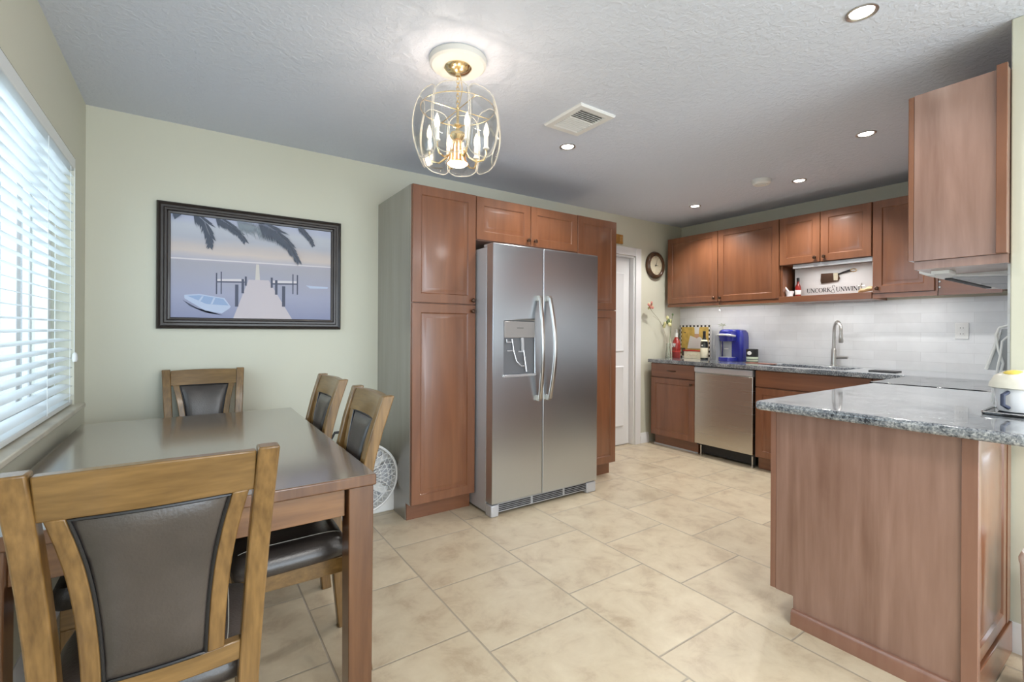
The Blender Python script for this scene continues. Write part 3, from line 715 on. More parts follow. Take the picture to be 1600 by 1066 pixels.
# ------------------------------------------------------------------ wall cabinets on the sink wall
XU = 4.41
def wall_cab(name, label, y0, y1, z0, z1, doors, rail=True, cat='cabinet'):
    t_ = thing(name, label, cat, ((XU+XR)/2, (y0+y1)/2, z0))
    MB().box(XU+.021, XR-.011, y0, y1, z0, z1).build('body', M['cherry'], t_)
    for (ya, yb_, ks) in doors:       # ya > yb (left to right in view), ks: knob at the left (-1) or right (+1) edge
        d = raised_door(t_, (XU, ya-.002, z0+.002), (0, -1, 0), (-1, 0, 0), ya-yb_-.004, z1-z0-.004)
        knob(d, (XU, yb_+.035 if ks > 0 else ya-.035, z0+.04), (-1, 0, 0))
    if rail: MB().box(XU+.008, XU+.028, y0, y1, z0-.034, z0-.001).build('light_rail', M['cherry_flat'], t_)
    return t_
def strip_lamp(name, parent, loc, sx_, sy_, e_):  # strip lights added to brighten the backsplash, the sign and the range wall
    l_ = lamp(name, 'AREA', (loc[0]-parent.location.x, loc[1]-parent.location.y, loc[2]-parent.location.z), e_, (1.0, .98, .96), shape='RECTANGLE', size=sx_, size_y=sy_)
    l_.parent = parent
wcab = wall_cab('wall_cabinet', 'wide cherry wall cabinet with two doors, leftmost on the sink wall', 2.143, 3.348, 1.525, 2.250, [(3.348, 2.742, 1), (2.742, 2.143, -1)])
strip_lamp('cabinet_fill', wcab, (4.50, 2.75, 1.518), .04, .9, 2.3)
wall_cab('wall_cabinet', 'short cherry wall cabinet with two doors above the open shelf', 1.437, 2.139, 1.822, 2.250, [(2.139, 1.804, 1), (1.804, 1.437, -1)], rail=False)
tcab = wall_cab('wall_cabinet', 'tall narrow cherry wall cabinet with one door, right of the open shelf', 1.045, 1.433, 1.525, 2.250, [(1.433, 1.058, -1)])
strip_lamp('cabinet_fill', tcab, (4.50, 1.24, 1.518), .04, .3, 1.1)
t_ = thing('corner_wall_cabinet', 'plain cherry corner wall cabinet half hidden behind the range hood', 'cabinet', (4.58, .75, 1.5))
MB().box(XU+.03, XR-.011, .417, 1.041, 1.520, 2.25).build('body', M['cherry'], t_)
MB().box(XU+.02, XU+.029, .72, 1.041, 1.492, 1.60).build('light_rail', M['cherry_flat'], t_)
for z in (1.55, 1.59): MB().lathe([(.006, 0), (.006, .008), (0, .009)], (XU+.02, 1.035, z), (-1, 0, 0), 10).build('screw', M['hinge'], t_)
t_ = thing('open_shelf', 'open cherry shelf with a white back panel, below the short wall cabinet', 'shelf', (4.58, 1.79, 1.487))
MB().box(XU, XR-.011, 1.437, 2.139, 1.487, 1.541).build('board', M['cherry_flat'], t_, bevel=.002)
MB().box(XU+.03, XR-.011, 2.121, 2.139, 1.541, 1.820).build('side', M['cherry'], t_)
MB().box(XU+.018, XU+.045, 1.437, 2.03, 1.785, 1.820).build('lamp_strip', M['silver'], t_, bevel=.003)
strip_lamp('cabinet_fill', t_, (4.50, 1.79, 1.484), .04, .55, 1.5)
strip_lamp('shelf_lamp', t_, (4.445, 1.74, 1.780), .02, .5, .9)
# sign leaning on the shelf
SX = 4.60
t_ = thing('kitchen_sign', 'white board sign reading UNCORK & UNWIND standing on the open shelf', 'sign', (SX, 1.77, 1.541))
MB().box(SX, SX+.018, 1.442, 2.09, 1.541, 1.800).build('board', M['white'], t_, bevel=.002)
def glyph(mb, ch, y, z, h, w, x):
    """serif capitals; y runs to the right as seen (towards -Y), strokes thick and thin"""
    T, q = .17*h, .055*h
    d = .0008
    def P(a_, b_): return (y - a_*w, z + b_*h)
    def st(a0, b0, a1, b1, wd):
        p0, p1 = Vector(P(a0, b0)), Vector(P(a1, b1)); dr_ = (p1-p0).normalized(); nn = Vector((-dr_.y, dr_.x))*wd/2
        mb.prism([tuple(p0+nn), tuple(p1+nn), tuple(p1-nn), tuple(p0-nn)], 'x', x-d, x)
    def sf(a_, b_, half=.16): st(a_-half, b_, a_+half, b_, q)
    def arc(ca, cb, ra, rb, t0, t1, lo, hi, n_=14):
        for i in range(n_):
            u0 = t0+(t1-t0)*i/n_; u1 = t0+(t1-t0)*(i+1)/n_; um = (u0+u1)/2
            st(ca+ra*math.cos(u0), cb+rb*math.sin(u0), ca+ra*math.cos(u1), cb+rb*math.sin(u1), lo+(hi-lo)*abs(math.cos(um)))
    if ch == 'U':
        st(.15, 1, .15, .3, T); st(.85, 1, .85, .3, q*1.2); arc(.5, .3, .35, .3, PI, 2*PI, q, T*.7); sf(.15, 1); sf(.85, 1)
    elif ch == 'N':
        st(.15, 0, .15, 1, q*1.2); st(.85, 0, .85, 1, q*1.2); st(.12, 1, .86, 0, T); sf(.15, 0); sf(.85, 1); sf(.08, 1, .1)
    elif ch == 'C': arc(.52, .5, .42, .5, .25*PI, 1.75*PI, q, T, 18); st(.84, .98, .84, .72, q*1.2)
    elif ch == 'O': arc(.5, .5, .45, .5, 0, 2*PI, q, T, 22)
    elif ch == 'R':
        st(.2, 0, .2, 1, T); sf(.2, 0); sf(.15, 1, .14); arc(.45, .75, .3, .25, -PI/2, PI/2, q, T); st(.2, 1, .45, 1, q); st(.2, .5, .45, .5, q); st(.45, .5, .9, 0, T*.9)
    elif ch == 'K': st(.2, 0, .2, 1, T); sf(.2, 0); sf(.2, 1); st(.25, .42, .8, 1, q*1.2); st(.42, .55, .88, 0, T*.9); sf(.82, 1, .12); sf(.86, 0, .12)
    elif ch == 'W':
        st(.02, 1, .28, 0, T*.9); st(.28, 0, .5, .95, q*1.2); st(.5, .95, .74, 0, T*.9); st(.74, 0, .98, 1, q*1.2); sf(.03, 1, .1); sf(.97, 1, .1)
    elif ch == 'I': st(.5, 0, .5, 1, T); sf(.5, 0, .35); sf(.5, 1, .35)
    elif ch == 'D': st(.2, 0, .2, 1, T); sf(.15, 0, .14); sf(.15, 1, .14); st(.2, 0, .45, 0, q); st(.2, 1, .45, 1, q); arc(.42, .5, .45, .5, -PI/2, PI/2, q, T, 16)
    elif ch == '&':
        arc(.5, 1.15, .28, .35, -.1*PI, 1.25*PI, q, q*1.6); st(.36, .9, .75, -.1, q*1.4); arc(.42, .1, .36, .42, .65*PI, 1.9*PI, q, q*1.6, 16); st(.3, .48, .62, .62, q)
mb = MB(); adv = 1.986; hgt = .037
for ch, w_ in (('U', .030), ('N', .032), ('C', .028), ('O', .032), ('R', .029), ('K', .030), ('&', .036), ('U', .030), ('N', .032), ('W', .044), ('I', .012), ('N', .032), ('D', .030)):
    glyph(mb, ch, adv, 1.575, hgt, w_, SX-.0002); adv -= w_ + .0022
mb.build('lettering', M['black'], t_, smooth=False)
# cleaver hung on the board
t_ = thing('cleaver', 'small metal cleaver with a ring handle hung on the white sign board', 'knife', (SX-.01, 1.76, 1.66))
MB().prism([(1.872, 1.675), (1.868, 1.738), (1.80, 1.737), (1.735, 1.734), (1.722, 1.685), (1.735, 1.662), (1.80, 1.655), (1.867, 1.650)], 'x', SX-.012, SX-.008).build('blade', M['bronze'], t_, bevel=.001)
MB().tube([(SX-.011, 1.735, 1.722), (SX-.012, 1.69, 1.735), (SX-.012, 1.645, 1.745)], [.006, .008, .010], 10).build('handle', M['black'], t_)
MB().tube([(SX-.008, 1.625+.022*math.cos(i*PI/8), 1.745+.012*math.sin(i*PI/8)) for i in range(16)], .0035, 8, closed=True).build('ring', M['brass'], t_)
MB().prism([(1.772, 1.735), (1.735, 1.735), (1.738, 1.668), (1.768, 1.672)], 'x', SX-.0135, SX-.012).build('tag', M['clock_face'], t_)
# things on the shelf
t_ = thing('mortar', 'small white mortar at the left end of the open shelf', 'mortar', (4.50, 2.09, 1.541))
MB().lathe([(.024, 0), (.027, .004), (.026, .012), (.036, .048), (.037, .052), (.032, .052), (.022, .016), (0, .014)], (4.50, 2.088, 1.541)).build('bowl', M['white_ceramic'], t_)
p_ = thing('pestle', 'white pestle leaning out of the small mortar', 'pestle', (4.50, 2.088, 1.556))
MB().tube([(4.50, 2.080, 1.566), (4.50, 2.105, 1.60), (4.50, 2.132, 1.636), (4.50, 2.142, 1.652)], [.011, .008, .009, .012], 12).build('stick', M['white_ceramic'], p_)
t_ = thing('liqueur_bottle', 'small amber red bottle with a dark cap standing on the shelf beside the mortar', 'bottle', (4.54, 2.03, 1.541))
MB().lathe([(.022, 0), (.024, .004), (.024, .085), (.018, .105), (.010, .118), (.010, .140)], (4.54, 2.035, 1.541)).build('glass', M['red_glass'], t_)
MB().lathe([(.0115, .138), (.0115, .172), (0, .173)], (4.54, 2.035, 1.541)).build('cap', M['black'], t_)
MB().lathe([(.0245, .02), (.0248, .021), (.0248, .06), (.0245, .061)], (4.54, 2.035, 1.541)).build('label_band', M['label_white'], t_)
t_ = thing('corkscrew', 'wooden handled corkscrew lying at the right end of the open shelf', 'corkscrew', (4.48, 1.50, 1.541))
MB().loft([[(4.48+.02*s_*math.cos(a_*PI/5), 1.548-.105*q_, 1.541+.022*s_+.014*q_+.02*s_*math.sin(a_*PI/5)) for a_ in range(10)] for q_, s_ in ((0, .5), (.15, .85), (.4, .7), (.65, 1.0), (.9, .9), (1, .5))]).build('wooden_handle', M['tan_wood'], t_)
MB().tube([(4.48, 1.530, 1.55), (4.48, 1.527, 1.622)], .005, 8).tube([(4.48, 1.55, 1.60), (4.48, 1.505, 1.60)], .004, 8).build('metal_cross', M['nickel'], t_)

# outlet on the splash
t_ = thing('wall_outlet', 'white electrical outlet on the marble splash right of the sink', 'outlet', (XR-.012, .98, 1.237))
MB().box(XR-.017, XR-.0105, .944, 1.018, 1.177, 1.297).build('plate', M['white_plastic'], t_, bevel=.002)
mb = MB()
for z in (1.215, 1.259): mb.box(XR-.0195, XR-.0168, .963, .999, z-.014, z+.014)
o = mb.build('socket', M['white_plastic'], t_, bevel=.001)
mb = MB()
for z in (1.215, 1.259):
    mb.box(XR-.020, XR-.0194, .988, .990, z-.004, z+.006).box(XR-.020, XR-.0194, .972, .974, z-.004, z+.006)
mb.build('slots', M['dark_gap'], o)

# ------------------------------------------------------------------ hood wall
HX0, HYF = 2.59, .713
t_ = thing('hood_wall_cabinet', 'large cherry wall cabinet in the upper right foreground, shown side on', 'cabinet', (2.95, .56, 1.5))
MB().box(HX0, 3.35, .407, HYF-.021, 1.532, 2.250).build('body', M['cherry_panel'], t_, bevel=.001)
MB().box(HX0-.018, HX0-.0005, .407, .438, 1.532, 2.262).build('scribe_strip', M['cherry'], t_, bevel=.002)
MB().box(HX0+.012, 3.35, .408, HYF-.02, 1.496, 1.531).build('light_rail', M['cherry_panel'], t_)
for x0, x1, ks in ((HX0, 2.968, 1), (2.972, 3.35, -1)):
    d = raised_door(t_, (x1-.001, HYF, 1.535), (-1, 0, 0), (0, 1, 0), x1-x0-.002, .712)
    knob(d, (x1-.035 if ks > 0 else x0+.035, HYF, 1.575), (0, 1, 0))
t_ = thing('over_hood_cabinet', 'cherry wall cabinet above the range hood, behind the foreground cabinet', 'cabinet', (3.73, .56, 1.72))
MB().box(3.352, 4.40, .407, HYF-.021, 1.66, 2.250).build('body', M['cherry'], t_)
for x0, x1 in ((3.354, 3.87), (3.874, 4.39)): raised_door(t_, (x1, HYF, 1.662), (-1, 0, 0), (0, 1, 0), x1-x0, .585)
t_ = thing('range_hood', 'slim pale steel range hood under the cabinets on the right wall', 'range hood', (3.5, .6, 1.45))
HA, HB = 2.93, 4.10
mb = MB()
mb.prism([(.418, 1.535), (.418, 1.476), (.735, 1.498), (.762, 1.512), (.762, 1.523), (.716, 1.530)], 'x', HA, 3.3515)
mb.prism([(.418, 1.655), (.418, 1.476), (.735, 1.498), (.762, 1.512), (.762, 1.523), (.72, 1.655)], 'x', 3.3515, HB)
mb.build('canopy', M['white_plastic'], t_, bevel=.002)
for x0, x1 in ((3.02, 3.50), (3.56, 4.04)):
    mb = MB()
    def zz(y): return 1.476+(y-.418)/(.735-.418)*.022-.0005
    mb.add([(x0, .47, zz(.47)), (x1, .47, zz(.47)), (x1, .66, zz(.66)), (x0, .66, zz(.66)), (x0, .47, zz(.47)-.004), (x1, .47, zz(.47)-.004), (x1, .66, zz(.66)-.004), (x0, .66, zz(.66)-.004)],
           [(0, 1, 2, 3), (4, 5, 6, 7), (0, 1, 5, 4), (1, 2, 6, 5), (2, 3, 7, 6), (3, 0, 4, 7)])
    mb.build('filter', M['filter'], t_)
MB().box(3.10, 3.9, .68, .705, 1.487, 1.4945).build('lamp_slot', M['black'], t_)
MB().box(2.70, 2.80, .60, .66, 1.482, 1.4955).build('switch_box', M['white_plastic'], t_)
strip_lamp('hood_lamp', t_, (3.50, .60, 1.465), .9, .05, 2.2)

# grey device with looped cord on the splash beside the dividing wall end
t_ = thing('corded_panel', 'slim grey corded panel with a looped white cord, by the right wall edge', 'device', (2.80, .44, 1.07))
MB().prism([(.492, 1.070), (.486, 1.072), (.452, 1.205), (.448, 1.240), (.418, 1.240), (.418, 1.070)], 'x', 2.74, 2.80).build('panel', M['grey_plastic'], t_, bevel=.003)
MB().tube([(2.735, .492, 1.072), (2.735, .470, 1.15), (2.735, .452, 1.225)], .005, 8).build('white_edge', M['white_plastic'], t_)
pts = [(2.73, .425, 1.255), (2.728, .452, 1.245), (2.726, .462, 1.215), (2.724, .455, 1.16), (2.722, .440, 1.10), (2.722, .447, 1.06), (2.722, .468, 1.0), (2.73, .472, .94)]
MB().tube(pts, .0045, 8).tube([(2.718, .425, 1.21), (2.716, .442, 1.19), (2.716, .446, 1.14), (2.716, .455, 1.08), (2.716, .462, 1.0), (2.73, .468, .93)], .004, 8).build('cord', M['white_plastic'], t_)
# bowl, lid and tray on the peninsula
t_ = thing('serving_tray', 'dark tray with a bright rim on the peninsula under the white pot', 'tray', (2.44, .35, CT1))
pts = rounded([(2.40, .29), (2.60, .29), (2.60, .445), (2.40, .445)], [.015]*4)
MB().prism(pts, 'z', CT1+.0005, CT1+.008).build('base', M['black_glass'], t_, bevel=.002)
MB().tube([(a_, b_, CT1+.010) for a_, b_ in pts], .003, 8, closed=True).build('rim', M['chrome'], t_)
t_ = thing('lidded_pot', 'white ceramic pot standing on the dark tray at the peninsula end', 'pot', (2.50, .37, CT1+.008))
pc = (2.51, .362, CT1+.0085)
MB().lathe([(.052, 0), (.058, .004), (.066, .05), (.066, .085), (.060, .086), (.056, .02), (0, .016)], pc).build('pot_body', M['white_ceramic'], t_)
lid = MB().lathe([(.075, .086), (.082, .090), (.080, .104), (.068, .130), (.045, .147), (.02, .153), (0, .154)], pc).build('lid', mat('cream_lid', (0.80, 0.77, 0.66), .3, var=((20, 20, 20), .06)), t_)
MB().ellipsoid((pc[0]-.025, pc[1]+.01, pc[2]+.142), (.030, .030, .013)).build('yellow_top', M['yellow'], lid)
MB().tube([(pc[0]-.060, pc[1]+.02, pc[2]+.075), (pc[0]-.085, pc[1]+.03, pc[2]+.065), (pc[0]-.085, pc[1]+.03, pc[2]+.03), (pc[0]-.060, pc[1]+.02, pc[2]+.018)], .007, 10).build('handle', M['art_post'], t_)
# bin by the dividing wall
t_ = thing('waste_bin', 'slim white waste bin standing on the floor at the right frame edge', 'bin', (2.33, .235, 0))
pts = rounded([(2.245, .095), (2.465, .095), (2.465, .329), (2.245, .329)], [.05]*4)
cxb = (2.345, .216)
mb = MB(); mb.loft([[(cxb[0]+(a_-cxb[0])*s_, cxb[1]+(b_-cxb[1])*s_, z) for a_, b_ in pts] for z, s_ in ((0, .90), (.005, .92), (.46, 1.0))])
mb.build('bucket', M['white_plastic'], t_)
mb = MB(); mb.loft([[(cxb[0]+(a_-cxb[0])*s_, cxb[1]+(b_-cxb[1])*s_, z) for a_, b_ in pts] for z, s_ in ((.461, 1.02), (.475, 1.03), (.497, .96), (.508, .7), (.51, .2))])
mb.build('lid', M['white_plastic'], t_)

# ------------------------------------------------------------------ things on the sink worktop
t_ = thing('red_bottle', 'red glass bottle with white lettering at the left end of the sink worktop', 'bottle', (4.46, 3.265, CT1))
rc = (4.46, 3.262, CT1)
MB().lathe([(.042, 0), (.046, .006), (.046, .15), (.040, .185), (.022, .222), (.017, .235)], rc).build('glass', M['red_glass'], t_)
MB().lathe([(.0165, .234), (.0165, .275), (.018, .277), (.018, .283)], rc).build('neck_band', M['art_white'], t_)
MB().lathe([(.018, .282), (.018, .318), (0, .319)], rc).build('cap', M['nickel'], t_)
mb = MB(); xx = rc[0]-.0465
def fl(mb, pts_, th=.008):
    for p0, p1 in zip(pts_, pts_[1:]):
        p0, p1 = Vector(p0), Vector(p1); d_ = (p1-p0).normalized(); nn = Vector((-d_.y, d_.x))*th/2
        mb.prism([tuple(p0+nn), tuple(p1+nn), tuple(p1-nn), tuple(p0-nn)], 'x', xx-.002, xx+.002)
y0_ = rc[1]; zb = CT1+.125
fl(mb, [(y0_+.022, zb+.04), (y0_+.022, zb+.008), (y0_+.014, zb), (y0_+.006, zb+.008), (y0_+.006, zb+.04)]); fl(mb, [(y0_-.003, zb+.04), (y0_-.011, zb), (y0_-.020, zb+.04)])
mb.build('lettering', M['art_white'], t_, smooth=False)
MB().lathe([(.0463, .07), (.0466, .071), (.0466, .082), (.0463, .083)], rc).build('label_band', M['label_red'], t_)

t_ = thing('chef_picture', 'ochre chef picture with a black and white checked border, leaning on the splash', 'picture', (4.66, 3.2, CT1))
PXX = 4.675; py0, py1, pz0, pz1 = 2.985, 3.372, CT1, 1.295
MB().box(PXX, PXX+.018, py0, py1, pz0, pz1).build('panel', M['label_white'], t_)
mb = MB().box(PXX-.002, PXX-.0003, py0+.022, py1-.022, pz0+.022, pz1-.022).build('painted_ground', M['ochre'], t_)
m, t, b = new_mat('checked_border')
c = t.nodes.new('ShaderNodeTexCoord'); ck_ = t.nodes.new('ShaderNodeTexChecker'); ck_.inputs['Scale'].default_value = 43
ck_.inputs[1].default_value = (.02, .02, .02, 1); ck_.inputs[2].default_value = (.72, .71, .68, 1)
mp = t.nodes.new('ShaderNodeMapping'); mp.inputs['Location'].default_value = (.0113, .002, .003); t.links.new(c.outputs['Object'], mp.inputs[0]); t.links.new(mp.outputs[0], ck_.inputs[0]); t.links.new(ck_.outputs[0], b.inputs['Base Color'])
mb = MB(); mb.loft([[(PXX-d_, py0+i_, pz0+i_), (PXX-d_, py1-i_, pz0+i_), (PXX-d_, py1-i_, pz1-i_), (PXX-d_, py0+i_, pz1-i_)] for d_, i_ in ((.0003, 0), (.002, 0), (.002, .0225), (.0003, .0225))], caps=False)
mb.build('checked_border', m, t_, smooth=False)
def flat(mb, pts_, x, th=.0008): mb.prism(pts_, 'x', x-th, x)
xa = PXX-.0022
mb = MB(); flat(mb, [(3.27, 1.03), (3.25, 1.12), (3.235, 1.175), (3.20, 1.165), (3.16, 1.150), (3.11, 1.165), (3.075, 1.13), (3.06, 1.03)], xa)
flat(mb, [(3.175, 1.19), (3.18, 1.262), (3.19, 1.272), (3.11, 1.272), (3.12, 1.262), (3.125, 1.19)], xa-.001)
mb.build('painted_coat', M['art_white'], t_, smooth=False)
mb = MB(); flat(mb, [(3.178, 1.195), (3.178, 1.165), (3.15, 1.145), (3.122, 1.165), (3.122, 1.195)], xa-.0012); mb.build('painted_face', M['skin_art'], t_, smooth=False)
mb = MB(); flat(mb, [(3.30, 1.035), (3.345, 1.035), (3.345, .95), (3.28, .95)], xa); flat(mb, [(3.315, 1.215), (3.29, 1.215), (3.302, 1.200)], xa); mb.build('painted_dark', M['art_dark'], t_, smooth=False)

t_ = thing('card_box', 'low cream box with a red lid edge in front of the chef picture', 'box', (4.57, 3.13, CT1))
MB().box(4.545, 4.60, 3.015, 3.225, CT1, CT1+.080).build('carton', M['cream'], t_, bevel=.002)
MB().box(4.542, 4.603, 3.005, 3.235, CT1+.080, CT1+.093).build('lid', M['label_red'], t_, bevel=.002)
MB().tube([(4.5445, 3.19, CT1+.028), (4.5445, 3.165, CT1+.045), (4.5445, 3.14, CT1+.030), (4.5445, 3.11, CT1+.042), (4.5445, 3.08, CT1+.032), (4.5445, 3.05, CT1+.048)], .0012, 6).build('flourish', M['tan_wood'], t_)
t_ = thing('wine_bottle', 'dark wine bottle with a cream label in front of the picture edge', 'bottle', (4.50, 2.945, CT1))
rc = (4.50, 2.945, CT1)
MB().lathe([(.034, 0), (.0385, .005), (.0385, .17), (.034, .195), (.018, .225), (.0135, .25), (.0135, .285)], rc).build('glass', M['dark_glass'], t_)
MB().lathe([(.0142, .24), (.0148, .242), (.0148, .302), (0, .303)], rc).build('foil_cap', M['black'], t_)
MB().lathe([(.0388, .02), (.0392, .021), (.0392, .125), (.0388, .126)], rc).build('label_band', M['cream'], t_)
MB().lathe([(.024, .212), (.0275, .210), (.0335, .198), (.0345, .195), (.031, .195)], rc).build('neck_label', M['cream'], t_)
MB().ellipsoid((rc[0]-.0385, rc[1], rc[2]+.15), (.002, .008, .008), 10, 6).build('badge', M['label_white'], t_)

# coffee maker
t_ = thing('coffee_maker', 'blue pod coffee maker with a smoky water tank on the sink worktop', 'coffee maker', (4.52, 2.67, CT1))
kc = Vector((4.54, 2.665, CT1))
def K(dx, dy, z): return (kc.x+dx, kc.y+dy, kc.z+z)
mb = MB()   # main housing: right two thirds, rounded
pts = rounded([(kc.x-.03, kc.y-.128), (kc.x+.12, kc.y-.128), (kc.x+.12, kc.y+.105), (kc.x-.03, kc.y+.105)], [.035]*4)
cx_, cy_ = kc.x+.045, kc.y-.0115
loops = []
for z, s_ in ((0, .97), (.006, 1.0), (.24, 1.0), (.285, .95), (.312, .82), (.322, .55)): loops.append([(cx_+(a_-cx_)*s_, cy_+(b_-cy_)*s_, kc.z+z) for a_, b_ in pts])
mb.loft(loops); mb.build('housing', M['blue'], t_)
mb = MB(); pts = rounded([(kc.x-.145, kc.y-.075), (kc.x-.02, kc.y-.075), (kc.x-.02, kc.y+.075), (kc.x-.145, kc.y+.075)], [.05, .01, .01, .05])
cx_, cy_ = kc.x-.06, kc.y
loops = []
for z, s_ in ((.200, .78), (.205, .86), (.245, 1.0), (.275, 1.0), (.305, .9), (.320, .65)): loops.append([(cx_+(a_-cx_)*s_, cy_+(b_-cy_)*s_, kc.z+z) for a_, b_ in pts])
mb.loft(loops); mb.build('brew_head', M['blue'], t_)
MB().tube([K(-.075, .080, .255), K(-.140, .066, .262), K(-.158, .03, .266), K(-.158, -.03, .266), K(-.140, -.066, .262), K(-.075, -.080, .255)], .011, 10).build('lift_handle', M['silver'], t_)
mb = MB(); pts = rounded([(kc.x-.14, kc.y-.075), (kc.x-.0, kc.y-.075), (kc.x-.0, kc.y+.08), (kc.x-.14, kc.y+.08)], [.05, .01, .01, .05])
MB().prism(pts, 'z', kc.z, kc.z+.040).build('drip_base', M['blue'], t_, bevel=.004)
MB().prism([((a_-kc.x+.07)*.8+kc.x-.07, (b_-kc.y)*.8+kc.y) for a_, b_ in pts], 'z', kc.z+.0402, kc.z+.043).build('drip_tray', M['grey_plastic'], t_)
mb = MB(); loops = []
pts = rounded([(kc.x-.085, kc.y+.080), (kc.x-.034, kc.y+.080), (kc.x-.034, kc.y+.146), (kc.x-.085, kc.y+.146)], [.02]*4)
for z, s_ in ((.0, -.018), (.25, 0), (.262, -.004)): loops.append([(a_, b_+(s_ if b_ > kc.y+.115 else 0), kc.z+z) for a_, b_ in pts])
MB().loft(loops).build('water_tank', M['smoke_tank'], t_)
MB().box(kc.x-.034, kc.x-.0302, kc.y-.02, kc.y+.072, kc.z+.043, kc.z+.20).build('back_plate', M['grey_plastic'], t_)
MB().box(kc.x-.036, kc.x-.0342, kc.y+.012, kc.y+.058, kc.z+.118, kc.z+.130).build('badge', M['label_white'], t_)
t_ = thing('artificial_sprig', 'faint grey green sprig standing behind the coffee maker', 'plant', (4.68, 2.85, CT1))
mb = MB()
mb.tube([(4.69, 2.85, CT1), (4.69, 2.852, 1.15), (4.69, 2.850, 1.28)], .0025, 6)
o = mb.build('stem', M['stem'], t_)
for a_ in range(6):
    an = a_*PI/3+.3
    e_ = Vector((4.69-.02, 2.85+.055*math.cos(an), 1.292+.022*math.sin(an)))
    MB().tube([(4.69, 2.85, 1.285), tuple((Vector((4.69, 2.85, 1.285))+e_)/2+Vector((0, 0, .006))), tuple(e_)], [.002, .006, .001], 6).build('leaf', mat('pale_sage', (.45, .48, .38), .7) if a_ == 0 else bpy.data.materials['pale_sage'], t_)
t_ = thing('food_tin', 'small dark tin with a pale green label right of the coffee maker', 'tin', (4.50, 2.43, CT1))
rc = (4.50, 2.430, CT1)
MB().lathe([(.0515, 0), (.0525, .003), (.0525, .128), (.050, .130), (.048, .126), (0, .126)], rc).build('can', M['black'], t_)
MB().lathe([(.0527, .012), (.053, .013), (.053, .055), (.0527, .056)], rc).build('label_band', M['can_green'], t_)
MB().lathe([(.0528, .030), (.0532, .031), (.0532, .036), (.0528, .037)], rc).build('label_stripe', M['black'], t_)
mb = MB()
for i in range(7):
    an = i*.9; mb.ellipsoid((rc[0]-.0525, rc[1]+.012*math.cos(an), rc[2]+.092+.012*math.sin(an)), (.002, .012, .007), 8, 5)
mb.build('emblem', M['label_white'], t_)
tag(MB().box(4.36, 4.45, 2.17, 2.42, CT1, CT1+.006).build('cutting_board', M['red_board'], bevel=.002, origin=(4.4, 2.3, CT1)), 'thin red brown board lying flat left of the sink', 'board')
tag(MB().box(4.30, 4.43, 1.25, 1.42, CT1, CT1+.008).build('drying_mat', M['black'], bevel=.002, origin=(4.36, 1.33, CT1)), 'flat dark grey mat on the worktop right of the sink', 'mat')

# vase with two stems
t_ = thing('flower_vase', 'clear glass vase at the far left end of the sink worktop', 'vase', (4.40, 3.315, CT1))
vc = (4.40, 3.322, CT1)
MB().lathe([(.026, 0), (.030, .004), (.028, .05), (.021, .12), (.024, .165), (.022, .165), (.019, .12), (.026, .05), (.026, .008), (0, .008)], vc, n=20).build('glass', M['glass'], t_)
f1 = thing('pink_flower', 'faded pink artificial flower on a long bent stem, against the wall', 'flower', (4.40, 3.32, CT1+.012))
MB().tube([(4.40, 3.322, CT1+.012), (4.385, 3.325, 1.08), (4.33, 3.33, 1.25), (4.25, 3.34, 1.36), (4.16, 3.345, 1.43), (4.115, 3.345, 1.47)], .0022, 6).tube([(4.36, 3.327, 1.17), (4.28, 3.335, 1.33), (4.16, 3.34, 1.39)], .0015, 6).build('stem', M['stem'], f1)
for i in range(9):
    an = i*2*PI/9; rr = .022 if i % 2 else .034
    MB().ellipsoid((4.105+rr*math.cos(an), 3.342-.01*(i % 3), 1.500+rr*math.sin(an)*.95), (.016, .007, .016), 8, 6).build('petal', M['pink'] if i % 3 else M['cream_petal'], f1)
f2 = thing('cream_flower', 'cream and green artificial flower bunch above the glass vase', 'flower', (4.40, 3.318, CT1+.012))
MB().tube([(4.40, 3.318, CT1+.012), (4.41, 3.315, 1.1), (4.42, 3.30, 1.30), (4.42, 3.285, 1.405)], .0028, 6).build('stem', M['green_leaf'], f2)
random.seed(8)
for i in range(10):
    MB().ellipsoid((4.40+random.uniform(-.03, .03), 3.345+random.uniform(-.045, .03), 1.315+random.uniform(-.045, .06)), (.010, .018, .022), 8, 6).build('petal', M['cream_petal'] if i % 3 else M['green_leaf'], f2)
MB().ellipsoid((4.42, 3.283, 1.41), (.008, .014, .014), 8, 6).build('bud', M['green_leaf'], f2)
# pendant hung from a cabinet knob
t_ = thing('hanging_pendant', 'tiny glass pendant hung from the knob between the two left wall doors', 'ornament', (4.385, 2.705, 1.42))
MB().tube([(4.383, 2.706, 1.562), (4.384, 2.706, 1.50), (4.386, 2.704, 1.455)], .0018, 6).build('cord', M['tan_wood'], t_)
MB().tube([(4.384, 2.706, 1.53), (4.384, 2.706, 1.495)], .006, 8).build('bead', M['bronze'], t_)
MB().ellipsoid((4.386, 2.703, 1.432), (.009, .009, .014), 10, 8).build('drop', M['white_ceramic'], t_)

